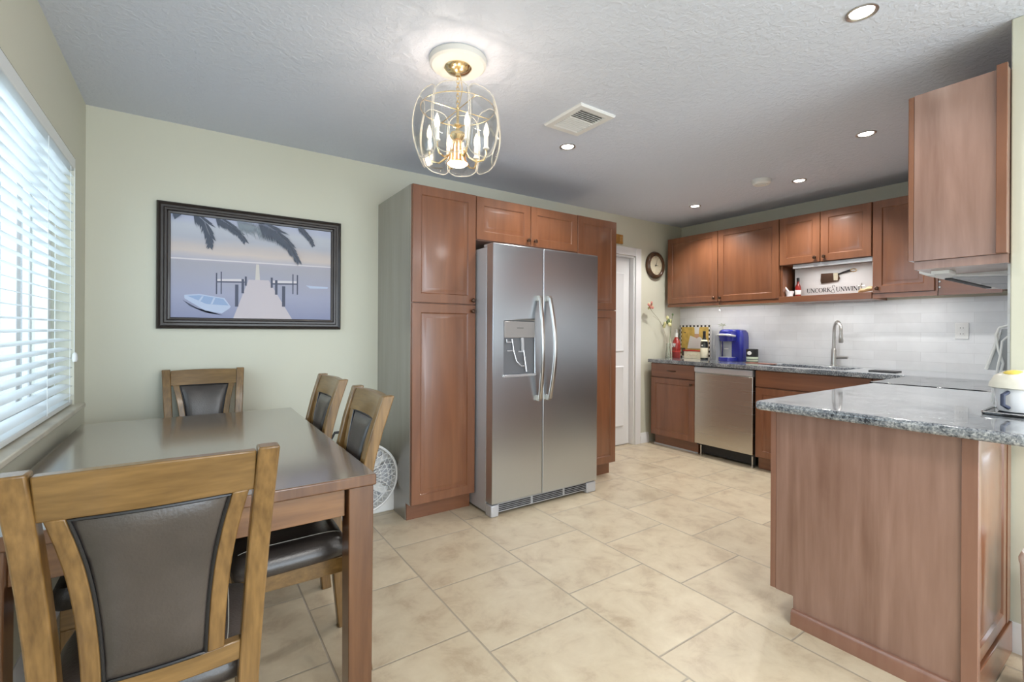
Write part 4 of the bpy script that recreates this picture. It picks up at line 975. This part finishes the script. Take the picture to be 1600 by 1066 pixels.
# wall clock
t_ = thing('wall_clock', 'round dark wood wall clock between the white door and the wall cabinets', 'clock', (4.272, YB-.02, 1.955))
ck = (4.272, YB, 1.957)
MB().lathe([(.150, 0), (.154, .012), (.148, .030), (.135, .040), (.128, .038), (.122, .044), (.108, .038), (.104, .026), (.104, .0)], ck, (0, -1, 0), 40).build('rim', M['clock_rim'], t_)
MB().lathe([(.106, .0), (.106, .022), (0, .0225)], ck, (0, -1, 0), 40).build('dial', M['clock_face'], t_)
mb = MB()
for i in range(12):
    an = i*PI/6; r0, r1 = .082, .096
    p0 = Vector((math.sin(an), math.cos(an)))*r0; p1 = Vector((math.sin(an), math.cos(an)))*r1; nn = Vector((math.cos(an), -math.sin(an)))*.003
    mb.prism([(ck[0]+p.x, ck[2]+p.y) for p in (p0+nn, p1+nn, p1-nn, p0-nn)], 'y', ck[1]-.0238, ck[1]-.0224)
mb.build('hour_marks', M['tan_wood'], t_)
mb = MB()
for an, l_, w_ in ((PI*.53, .055, .005), (PI*.10, .075, .0035)):
    d_ = Vector((math.sin(an), math.cos(an))); nn = Vector((d_.y, -d_.x))*w_
    mb.prism([(ck[0]+p.x, ck[2]+p.y) for p in (nn-d_*.015, d_*l_, -nn-d_*.015)], 'y', ck[1]-.0265, ck[1]-.0245)
mb.build('hands', M['black'], t_)

# ------------------------------------------------------------------ framed picture
t_ = thing('framed_painting', 'dark framed seascape painting of a pier and moored boat above the table', 'painting', (.356, YB, 1.222))
px0, px1, fz0, fz1 = -.162, .876, 1.222, 1.970
mb = MB()
rings = [(0, .0), (.004, .030), (.012, .036), (.022, .026), (.034, .026), (.040, .034), (.050, .034), (.056, .022), (.066, .020), (.070, .012)]
loops = []
for i, d_ in rings: loops.append([(px0+i, YB-d_, fz0+i), (px1-i, YB-d_, fz0+i), (px1-i, YB-d_, fz1-i), (px0+i, YB-d_, fz1-i)])
mb.loft(loops, caps=False); mb.build('frame', M['frame_dark'], t_, angle=15)
mb = MB(); names = ['art_bg', 'art_pier', 'art_post', 'art_palm', 'art_palm_light', 'art_boat', 'art_boat_in', 'art_glow', 'art_line']
AY = YB-.014
mb.add([(px0+.060, AY, fz0+.060), (px1-.060, AY, fz0+.060), (px1-.060, AY, fz1-.060), (px0+.060, AY, fz1-.060)], [(0, 1, 2, 3)])
lay = [0]
def art(k_, pts_):
    lay[0] += 1; mb.m = names.index(k_); y = AY - .0001*lay[0]/3 - .0001
    mb.poly([(a_, y, b_) for a_, b_ in pts_])
art('art_line', [(-.10, 1.636), (.81, 1.652), (.81, 1.659), (-.10, 1.645)])
art('art_glow', [(.345, 1.535), (.372, 1.535), (.366, 1.638), (.350, 1.638)])
art('art_line', [(.134, 1.530), (.286, 1.540), (.286, 1.524), (.134, 1.517)]); art('art_post', [(.134, 1.517), (.286, 1.524), (.286, 1.516), (.134, 1.509)])
art('art_line', [(.438, 1.540), (.596, 1.546), (.596, 1.530), (.438, 1.523)]); art('art_post', [(.438, 1.523), (.596, 1.530), (.596, 1.522), (.438, 1.514)])
art('art_pier', [(.308, 1.537), (.422, 1.540), (.565, 1.286), (.223, 1.286)])
for x0, x1, z0, z1 in ((.132, .139, 1.437, 1.568), (.157, .163, 1.439, 1.577), (.234, .252, 1.364, 1.502), (.269, .283, 1.449, 1.539), (.287, .298, 1.498, 1.556), (.434, .446, 1.493, 1.559), (.459, .474, 1.449, 1.544), (.501, .520, 1.372, 1.507), (.563, .570, 1.458, 1.590), (.590, .598, 1.455, 1.587)):
    art('art_post', [(x0, z0), (x1, z0), (x1, z1), (x0, z1)])
art('art_post', [(-.035, 1.395), (.08, 1.322), (.17, 1.308), (.10, 1.318), (.0, 1.36)])
art('art_boat', [(-.027, 1.425), (.046, 1.434), (.178, 1.414), (.211, 1.363), (.205, 1.352), (.164, 1.319), (.078, 1.334), (-.026, 1.405)])
art('art_boat_in', [(-.012, 1.420), (.046, 1.427), (.171, 1.409), (.2, 1.369), (.085, 1.374)])
art('art_boat', [(.06, 1.420), (.07, 1.421), (.05, 1.382), (.04, 1.388)]); art('art_boat', [(.12, 1.414), (.13, 1.413), (.115, 1.374), (.105, 1.374)])
art('art_boat', [(.648, 1.520), (.79, 1.516), (.786, 1.505), (.674, 1.501)])
random.seed(3)
def frond(key, spine, l0, l1, n_, side=(1, -1), drop=.45):
    """a hanging palm leaf: a spine with narrow drooping leaflets"""
    for i in range(n_):
        q_ = i/(n_-1)*(len(spine)-1.001); k_ = int(q_); f_ = q_-k_
        p = Vector(spine[k_])*(1-f_)+Vector(spine[k_+1])*f_; d_ = (Vector(spine[k_+1])-Vector(spine[k_])).normalized()
        for s_ in side:
            nn = Vector((-d_.y, d_.x))*s_; L_ = (l0+(l1-l0)*i/(n_-1))*random.uniform(.75, 1.2)
            dr_ = (d_*.65 + nn*.55 + Vector((0, -drop))).normalized()
            tip = p + dr_*L_; w_ = Vector((-dr_.y, dr_.x))*.0042; mid = p+dr_*L_*.4
            cl = lambda v_: (max(-.10, min(.814, v_.x)), min(v_.y, 1.908))
            art(key, [cl(p), cl(mid+w_), cl(tip), cl(mid-w_)])
frond('art_palm', [(.02, 1.93), (.07, 1.88), (.098, 1.80), (.100, 1.73)], .085, .03, 46)
frond('art_palm', [(.13, 1.92), (.20, 1.875), (.25, 1.835), (.285, 1.785)], .07, .03, 40)
frond('art_palm_light', [(.24, 1.915), (.32, 1.905), (.42, 1.89), (.50, 1.84)], .11, .09, 34, (-1,), 1.2)
frond('art_palm', [(.36, 1.92), (.46, 1.87), (.54, 1.79), (.598, 1.68)], .12, .03, 60)
frond('art_palm', [(.60, 1.92), (.64, 1.875), (.67, 1.84), (.690, 1.80)], .05, .02, 22)
art('art_palm', [(-.085, 1.90), (-.04, 1.90), (-.075, 1.865)])
mb.build('canvas', [M[k_] for k_ in names], t_, smooth=False)

# ------------------------------------------------------------------ dining table
TX0, TX1, TY0, TY1, TZ = -.428, .497, 1.485, 3.02, .762
t_ = thing('dining_table', 'dark glossy wooden dining table against the wall below the window', 'table', ((TX0+TX1)/2, (TY0+TY1)/2, 0))
mb = MB().prism([(TX0, TY0), (TX1, TY0), (TX1, TY1), (TX0, TY1)], 'z', TZ-.036, TZ); mb.mi = [1, 0, 1, 1, 1, 1]
mb.build('tabletop', [M['table_wood'], M['table_wood_leg']], t_, bevel=.005, seg=3)
mb = MB()
mb.box(TX0+.09, TX1-.09, TY0+.035, TY0+.057, TZ-.128, TZ-.037); mb.build('apron', M['table_wood_apron'], t_, bevel=.002)
MB().box(TX0+.09, TX1-.09, TY1-.057, TY1-.035, TZ-.128, TZ-.037).build('apron', M['table_wood_apron'], t_, bevel=.002)
for x in (TX0+.03, TX1-.052): MB().box(x, x+.022, TY0+.09, TY1-.09, TZ-.128, TZ-.037).build('apron', M['table_wood_apron'], t_, bevel=.002)
for x, sx_ in ((TX0+.012, 1), (TX1-.084, -1)):
    for y in (TY0+.012, TY1-.090):
        w_ = .078; lo = .074; cx_, cy_ = x+w_/2, y+w_/2
        loops = []
        for z, s_ in ((0, lo), (TZ-.16, w_), (TZ-.037, w_)):
            h_ = s_/2; loops.append([(cx_-h_, cy_-h_, z), (cx_+h_, cy_-h_, z), (cx_+h_, cy_+h_, z), (cx_-h_, cy_+h_, z)])
        MB().loft(loops).build('leg', M['table_wood_leg'], t_, bevel=.003)

# ------------------------------------------------------------------ dining chairs
def by(z):      # centre line of the back, in the chair's own y
    pts_ = [(-.205, .30), (-.190, .46), (-.198, .60), (-.232, .80), (-.290, .985)]
    for (y0, z0), (y1, z1) in zip(pts_, pts_[1:]):
        if z <= z1 or (y1, z1) == pts_[-1]:
            f_ = (z-z0)/(z1-z0); return y0+(y1-y0)*f_
def bys(z):     # smoothed
    return (by(z-.06)+2*by(z)+by(z+.06))/4 if z < .92 else by(z)
def make_chair():
    t_ = thing('dining_chair', 'x', 'chair', (0, 0, 0))
    for s_ in (-1, 1):
        cl = [(-.225, 0), (-.210, .14), (-.198, .28)] + [(bys(z), z) for z in (.36, .46, .56, .66, .76, .86, .93, .985)]
        front = [(y+.021, z) for y, z in cl]; back = [(y-.021, z) for y, z in cl]
        def hx(z): return .156+.030*max(0, min(1, (z-.42)/.565))
        loops = [[(s_*hx(z)-.020, y+.021, z), (s_*hx(z)+.020, y+.021, z), (s_*hx(z)+.020, y-.021, z), (s_*hx(z)-.020, y-.021, z)] for y, z in cl]
        MB().loft(loops).build('leg', M['chair_wood'], t_, bevel=.004)
        c_ = [(s_*.175, .165)]
        x1, y1 = c_[0]
        MB().loft([[(x1+a_*h_, y1+b_*h_, z) for a_, b_ in ((-1, -1), (1, -1), (1, 1), (-1, 1))] for z, h_ in ((0, .015), (.30, .020), (.445, .021))]).build('leg', M['chair_wood'], t_, bevel=.003)
    n_ = 14
    def rail(z0, z1, th, arch, name, hw_):
        loops = []
        for i in range(n_+1):
            x = -hw_+2*hw_*i/n_; b_ = -.016*(1-(x/.166)**2); a_ = arch*(1-(x/.166)**2)
            loops.append([(x, bys(z0)+b_+th/2, z0), (x, bys(z1)+b_+th/2, z1+a_), (x, bys(z1)+b_-th/2, z1+a_), (x, bys(z0)+b_-th/2, z0)])
        return MB().loft(loops).build(name, M['chair_wood_across'], t_, bevel=.003)
    rail(.893, .978, .026, .004, 'top_rail', .164); rail(.512, .556, .024, 0, 'lower_rail', .143)
    def half(z):
        f_ = (z-.555)/(.893-.555); f_ = max(0, min(1, f_)); return .083 + .008*f_ + .032*f_**2.6
    def cy(x, z): return bys(z)-.016*(1-(x/.166)**2)
    for s_ in (-1, 1):
        loops = []
        for i in range(15):
            z = .554+(.896-.554)*i/14; xi = s_*half(z); xo = s_*(half(z)+.030)
            loops.append([(xi, cy(xi, z)+.015, z), (xo, cy(xo, z)+.015, z), (xo, cy(xo, z)-.015, z), (xi, cy(xi, z)-.015, z)])
        MB().loft(loops).build('back_post', M['chair_wood'], t_, bevel=.003)
    nu, nv = 14, 18
    def surf(sd):
        def fn(u, v):
            z = .555+(.895-.555)*v; h_ = half(z)-.001; x = (2*u-1)*h_
            e_ = (1-abs(2*u-1)**5)*(1-abs(2*v-1)**6)
            return (x, cy(x, z)+sd*(.008+.015*max(e_, 0)**.6), z)
        return fn
    mb = MB(); mb.grid(surf(1), nu, nv); mb.grid(surf(-1), nu, nv)
    f_, b_ = surf(1), surf(-1)
    per = [(i/nu, 0) for i in range(nu)] + [(1, j/nv) for j in range(nv)] + [(1-i/nu, 1) for i in range(nu)] + [(0, 1-j/nv) for j in range(nv)]
    mb.loft([[f_(*p) for p in per], [b_(*p) for p in per]], caps=False)
    pn = mb.build('back_pad', M['leather'], t_, angle=50, merge=True)
    for sd, fn in ((1, f_), (-1, b_)):
        pts_ = []
        for u, v in per:
            p = fn(u, v); cx_, cz_ = 0, .725
            pts_.append((p[0]*.975, p[1]+sd*.005, cz_+(p[2]-cz_)*.985))
        MB().tube(pts_, .0035, 6, closed=True).build('piping', M['leather_edge'], pn)
    # seat cushion
    def outline(u, v):
        sx_, sy_ = 2*u-1, 2*v-1
        # square to rounded square
        k_ = .16
        x = sx_*math.sqrt(1-k_*sy_*sy_/1.0*abs(sy_)**2*.9); y = sy_*math.sqrt(1-k_*sx_*sx_*abs(sx_)**2*.9)
        wid = .186+.020*(y+1)/2
        return x*wid, .016+y*.182
    def ztop(u, v):
        sx_, sy_ = abs(2*u-1), abs(2*v-1)
        return .470+.046*(max(0, (1-sx_**6)*(1-sy_**6)))**.45
    nu = nv = 20
    mb = MB(); mb.grid(lambda u, v: (*outline(u, v), ztop(u, v)), nu, nv)
    per = [(i/nu, 0) for i in range(nu)] + [(1, j/nv) for j in range(nv)] + [(1-i/nu, 1) for i in range(nu)] + [(0, 1-j/nv) for j in range(nv)]
    mb.loft([[(*outline(*p), .470) for p in per], [(*[q_*1.0 for q_ in outline(*p)], .447) for p in per], [(*[q_*.96 for q_ in outline(*p)], .440) for p in per]], caps=False)
    mb.poly([(*[q_*.96 for q_ in outline(*p)], .440) for p in per])
    st_ = mb.build('seat', M['leather'], t_, angle=60, merge=True)
    for u in (.17, .83):
        MB().tube([(*outline(u, v/16), ztop(u, v/16)+.0006) for v in range(1, 16)], .0013, 6).build('stitching', M['stitch'], st_)
    mb = MB()
    mb.box(-.155, .155, .166, .186, .385, .439).box(-.135, .135, -.186, -.168, .385, .439)
    mb.box(-.176, -.156, -.165, .16, .385, .439).box(.156, .176, -.165, .16, .385, .439)
    mb.build('seat_frame', M['chair_wood_across'], t_, bevel=.002)
    return t_
CG = 'dining chairs around the table'
chair = make_chair()
specs = [((-.045, 1.375, 0), -.02, 'dark leather dining chair in the near left foreground, seen from behind'),
         ((.075, 3.075, 0), PI+.0, 'dark leather dining chair at the far table end by the back wall'),
         ((.304, 1.845, 0), PI/2-.01, 'dark leather dining chair on the right table side, the nearer of two'),
         ((.312, 2.485, 0), PI/2+.02, 'dark leather dining chair on the right table side, the farther of two')]
for i, (lc, rz, lb) in enumerate(specs):
    if i == 0:
        chair.location = lc; chair.rotation_euler = (0, 0, rz); chair['label'] = lb; chair['group'] = CG
    else: dup(chair, lc, rz, lb, CG)
# padded bench tucked under the window side
t_ = thing('dining_bench', 'low dark leather bench tucked under the window side of the table', 'bench', (-.20, 2.3, 0))
pts = rounded([(-.32, 1.80), (-.02, 1.80), (-.02, 2.85), (-.32, 2.85)], [.03]*4)
cx_, cy_ = -.17, 2.325
MB().loft([[(cx_+(a_-cx_)*s_, cy_+(b_-cy_)*s2, z) for a_, b_ in pts] for z, s_, s2 in ((.425, .97, .99), (.435, 1, 1), (.47, 1, 1), (.487, .95, .985), (.494, .8, .94), (.495, .3, .6))]).build('cushion', M['leather'], t_)
MB().box(-.30, -.04, 1.82, 2.83, .36, .424).build('bench_frame', M['chair_wood_across'], t_, bevel=.002)
for x in (-.28, -.06):
    for y in (1.84, 2.81): MB().box(x-.02, x+.02, y-.02, y+.02, 0, .36).build('leg', M['chair_wood'], t_, bevel=.003)

# ------------------------------------------------------------------ floor fan
t_ = thing('floor_fan', 'white floor fan with a round grille between the table and the pantry', 'fan', (.93, 3.08, 0))
fp = [(.70, 0), (1.155, 0), (1.16, .02), (1.155, .25), (1.14, .30), (1.09, .31), (.76, .31), (.71, .29), (.70, .02)]
MB().prism(fp, 'y', 3.075, 3.165).build('housing', M['white_plastic'], t_, bevel=.01, seg=3)
fc = (.925, 3.04, .265)
MB().lathe([(.222, -.06), (.226, -.03), (.226, .03), (.218, .038), (.212, .034), (.212, -.055)], fc, (0, -1, 0), 48).build('grille_ring', M['white_plastic'], t_)
mb = MB()
for r_ in (.06, .11, .16): mb.tube([(fc[0]+r_*math.cos(2*PI*i/36), fc[1]-.040+.02*(r_/.21)**2, fc[2]+r_*math.sin(2*PI*i/36)) for i in range(36)], .0018, 6, closed=True)
for i in range(30):
    for sw in (1, -1):
        pts_ = []
        for j in range(7):
            r_ = .045+(.212-.045)*j/6; an = 2*PI*i/30+sw*j*.085
            pts_.append((fc[0]+r_*math.cos(an), fc[1]-.040+.02*(r_/.21)**2, fc[2]+r_*math.sin(an)))
        mb.tube(pts_, .0017, 5)
mb.build('grille', M['white_plastic'], t_)
MB().lathe([(.05, 0), (.05, .012), (.04, .018), (0, .02)], (fc[0], fc[1]-.028, fc[2]), (0, -1, 0)).build('hub', M['white_plastic'], t_)
mb = MB()
for k_ in range(5):
    an = k_*2*PI/5
    def bl(u, v):
        r_ = .045+.150*v; a_ = an+(u-.5)*(.5+.5*v)
        return (fc[0]+r_*math.cos(a_), fc[1]+.01+(u-.5)*.035, fc[2]+r_*math.sin(a_))
    mb.grid(bl, 5, 6)
mb.build('blades', M['grey_plastic'], t_, solid=.002)
MB().tube([(.745, 3.10, .40), (.74, 3.10, .52), (.765, 3.10, .565), (.86, 3.10, .565), (.90, 3.10, .545), (.915, 3.10, .48)], .009, 8).build('handle', M['black'], t_)

# ------------------------------------------------------------------ blinds
t_ = thing('venetian_blind', 'white slatted venetian blind hanging in the window on the left', 'blind', (XL-.03, 2.05, WZ0))
bx0, bx1, by0, by1 = XL-.054, XL-.002, WY0+.008, WY1-.010
MB().box(bx0-.004, bx1+.004, by0, by1, WZ1-.062, WZ1-.004).build('headrail', M['slat'], t_, bevel=.003)
zs = WZ1-.088
ns = 25; pitch = (zs-(WZ0+.055))/(ns-1)
tilt = math.radians(-13)
slat0 = None
for i in range(ns):
    z = zs-i*pitch
    if slat0 is None:
        loops = []
        for y in (by0, by1):
            lp = []
            for q_, th in [(-1, 0), (-.5, .0022), (0, .003), (.5, .0022), (1, 0), (.5, -.0008), (0, 0), (-.5, -.0008)]:
                dx = q_*.025; lp.append(((bx0+bx1)/2+dx*math.cos(tilt)-th*math.sin(tilt), y, zs+dx*math.sin(tilt)+th*math.cos(tilt)))
            loops.append(lp)
        slat0 = MB().loft(loops).build('slat', M['slat'], t_, angle=50)
    else:
        c_ = slat0.copy(); COL.objects.link(c_); c_.parent = t_; c_.location.z = z-zs
MB().box(bx0+.004, bx1-.002, by0, by1, WZ0+.006, WZ0+.026).build('bottom_rail', M['slat'], t_, bevel=.004)
for y in (1.25, 1.98, 2.62, 3.05):
    mb = MB()
    for x in (bx0-.0005, bx1+.0005): mb.tube([(x, y, WZ0+.02), (x, y, WZ1-.05)], .0012, 6)
    mb.build('ladder_cord', M['slat'], t_)
mb = MB().tube([(bx1+.008, 3.09, WZ1-.06), (bx1+.010, 3.09, 1.5), (bx1+.010, 3.09, 1.10)], .0012, 6).build('pull_cord', M['slat'], t_)
MB().lathe([(.003, .02), (.009, .012), (.011, -.012), (.008, -.025), (0, -.026)], (bx1+.012, 3.09, 1.085)).build('tassel', M['white_plastic'], mb)

# ------------------------------------------------------------------ ceiling fixtures
def downlight(x, y, label, e=9):
    t_ = thing('recessed_light', label, 'ceiling light', (x, y, ZC), 0, 'small recessed ceiling lights')
    MB().lathe([(.052, -.0005), (.053, -.004), (.046, -.006), (.040, -.003), (.038, -.0008)], (x, y, ZC), n=28).build('trim_ring', M['nickel'], t_)
    MB().lathe([(.0375, -.0006), (.0375, -.0025), (0, -.003)], (x, y, ZC), n=24).build('lens', M['downlight'], t_)
    l_ = lamp('spot_beam', 'SPOT', (0, 0, -.012), e, (1.0, .98, .95), spot_size=math.radians(130), spot_blend=.6, shadow_soft_size=.03)
    l_.parent = t_
for x, y, lb in ((2.10, .72, 'recessed ceiling light above the peninsula, nearest at the top right'), (3.408, 1.143, 'recessed ceiling light left of the hood cabinet'),
                 (4.027, 1.80, 'recessed ceiling light just right of the smoke detector'), (4.034, 2.747, 'recessed ceiling light nearest the back corner of the kitchen'),
                 (2.052, 2.348, 'recessed ceiling light in front of the refrigerator, beside the vent')):
    downlight(x, y, lb, 30 if 'refrigerator' in lb else 13 if 'nearest at' in lb else 55)
t_ = thing('smoke_detector', 'round white smoke detector on the ceiling between the kitchen lights', 'smoke detector', (3.767, 1.966, ZC))
MB().lathe([(.068, 0), (.070, -.006), (.066, -.030), (.055, -.040), (0, -.042)], (3.767, 1.966, ZC)).build('shell', M['white_plastic'], t_)
MB().lathe([(.030, -.040), (.030, -.0445), (0, -.045)], (3.767, 1.966, ZC)).build('cover', M['white_plastic'], t_)
t_ = thing('ceiling_vent', 'white louvred air vent on the ceiling right of the chandelier', 'vent', (1.84, 2.0, ZC))
vx0, vx1, vy0, vy1 = 1.712, 1.975, 1.852, 2.170
MB().panel((vx0, vy0, ZC-.014), (1, 0, 0), (0, 1, 0), (0, 0, -1), vx1-vx0, vy1-vy0, [(0, -.008), (.006, 0), (.040, 0), (.043, -.010)], .014).build('frame', M['white_plastic'], t_, smooth=False)
MB().box(vx0+.045, vx1-.045, vy0+.045, vy1-.045, ZC-.0052, ZC-.0042).build('duct', M['dark_gap'], t_)
mb = MB()
nl = 13
for i in range(nl):
    y = vy0+.050+(vy1-vy0-.100)*i/(nl-1)
    sl = .35 if i > 4 else -.35
    mb.prism([(y-.0012, ZC-.006), (y+.0012, ZC-.006), (y+.0012+sl*.01, ZC-.0135), (y-.0012+sl*.01, ZC-.0135)], 'x', vx0+.044, vx1-.044)
mb.build('louvres', M['white_plastic'], t_, smooth=False)

# chandelier
CX, CY = .990, 1.880
t_ = thing('chandelier', 'brass chandelier with curved clear glass panels hanging over the dining end', 'chandelier', (CX, CY, ZC))
def C(r_, a_, z): return (CX+r_*math.cos(a_), CY+r_*math.sin(a_), z)
MB().lathe([(.126, 0), (.130, -.006), (.126, -.026), (.116, -.034), (.05, -.036), (0, -.036)], (CX, CY, ZC), n=48).build('medallion', M['medallion'], t_)
MB().lathe([(.060, -.036), (.061, -.040), (.050, -.052), (.030, -.060), (.012, -.064), (.010, -.075), (0, -.076)], (CX, CY, ZC), n=32).build('canopy', M['brass'], t_)
mb = MB()
for i in range(9):
    z = ZC-.082-i*.0165; an = 0 if i % 2 else PI/2
    mb.tube([(CX+.007*math.cos(q_*PI/5)*math.cos(an), CY+.007*math.cos(q_*PI/5)*math.sin(an), z+.012*math.sin(q_*PI/5)) for q_ in range(10)], .0018, 6, closed=True)
mb.tube([(CX+.012, CY, ZC-.07), (CX+.018, CY-.008, ZC-.13), (CX+.006, CY-.004, ZC-.2)], .0025, 6)
mb.build('chain', M['brass'], t_)
MB().lathe([(.006, 2.226), (.009, 2.222), (.006, 2.21), (.006, 2.15), (.020, 2.146), (.022, 2.140), (.008, 2.134), (.010, 2.115), (.032, 2.108), (.036, 2.095), (.028, 2.082), (.020, 2.075), (.024, 2.060), (.030, 2.03), (.031, 2.015)], (CX, CY, 0), n=24).build('column', M['brass'], t_)
MB().lathe([(.026, 2.066), (.030, 2.05), (.041, 1.985), (.050, 1.970), (.047, 1.970), (.038, 1.986), (.026, 2.05)], (CX, CY, 0), n=28).build('downlight_cup', M['copper'], t_)
MB().lathe([(.038, 1.988), (.046, 1.975), (.036, 1.964), (.018, 1.960), (0, 1.959)], (CX, CY, 0), n=24).build('downlight_bulb', mat('lit_down_bulb', (1, .95, .85), .4, emit=((1.0, .88, .68), 14)), t_)
for k_ in range(6):
    an = k_*PI/3+.35
    ar = MB().tube([C(.028, an, 2.035), C(.050, an, 2.000), C(.085, an, 1.978), C(.118, an, 1.985), C(.130, an, 2.010), C(.130, an, 2.035)], .0045, 8).build('arm', M['brass'], t_)
    MB().lathe([(.006, 2.03), (.014, 2.034), (.013, 2.040), (.0095, 2.042), (.0095, 2.088)], C(.130, an, 0), n=14).build('candle_sleeve', M['label_white'], ar)
    MB().lathe([(.007, 2.088), (.0115, 2.100), (.0125, 2.111), (.0095, 2.128), (.005, 2.142), (.001, 2.152)], C(.130, an, 0), n=14).build('bulb', M['bulb'], ar)
    MB().ellipsoid(C(.130, an, 2.112), (.0055, .0055, .014), 8, 6).build('filament', M['filament'], ar)
    p_ = C(.130, an, 2.131)
    l_ = lamp('bulb_light', 'POINT', (p_[0]-CX, p_[1]-CY, p_[2]-ZC), .66, (1.0, .83, .70), shadow_soft_size=.001); l_.parent = t_
NP = 8
for k_ in range(NP):
    a0 = k_*2*PI/NP+.15; hw = PI/NP*.95
    def rz_(v): return .122+.074*math.sin(PI*(.13+.72*v))**.75
    def gp(u, v):
        s_ = 2*u-1
        zt_ = 2.262-.026*abs(s_)**4; zb_ = 1.966+.022*abs(s_)**4
        z = zb_+(zt_-zb_)*v
        vv = (z-1.966)/(2.262-1.966)
        # each panel is flat across: chord, bowed in height
        R_ = rz_(vv); a_ = a0+s_*hw; fl_ = R_*math.cos(hw*.5)/max(math.cos(s_*hw*.8), .5)
        return C(min(fl_, R_*1.06), a_, z)
    g = MB().grid(gp, 10, 14).build('glass_panel', M['panel_glass'], t_, solid=.004)
    per = [(i/10, 0) for i in range(10)] + [(1, j/14) for j in range(14)] + [(1-i/10, 1) for i in range(10)] + [(0, 1-j/14) for j in range(14)]
    MB().tube([gp(*p) for p in per], .0023, 6, closed=True).build('panel_edge', M['glass_edge'], g)
mb = MB().tube([C(.165, 2*PI*i/40, 2.215) for i in range(40)], .0025, 6, closed=True)
for k_ in range(4): mb.tube([C(.008, k_*PI/2, 2.215), C(.165, k_*PI/2, 2.215)], .0022, 6)
mb.build('support_ring', M['brass'], t_)
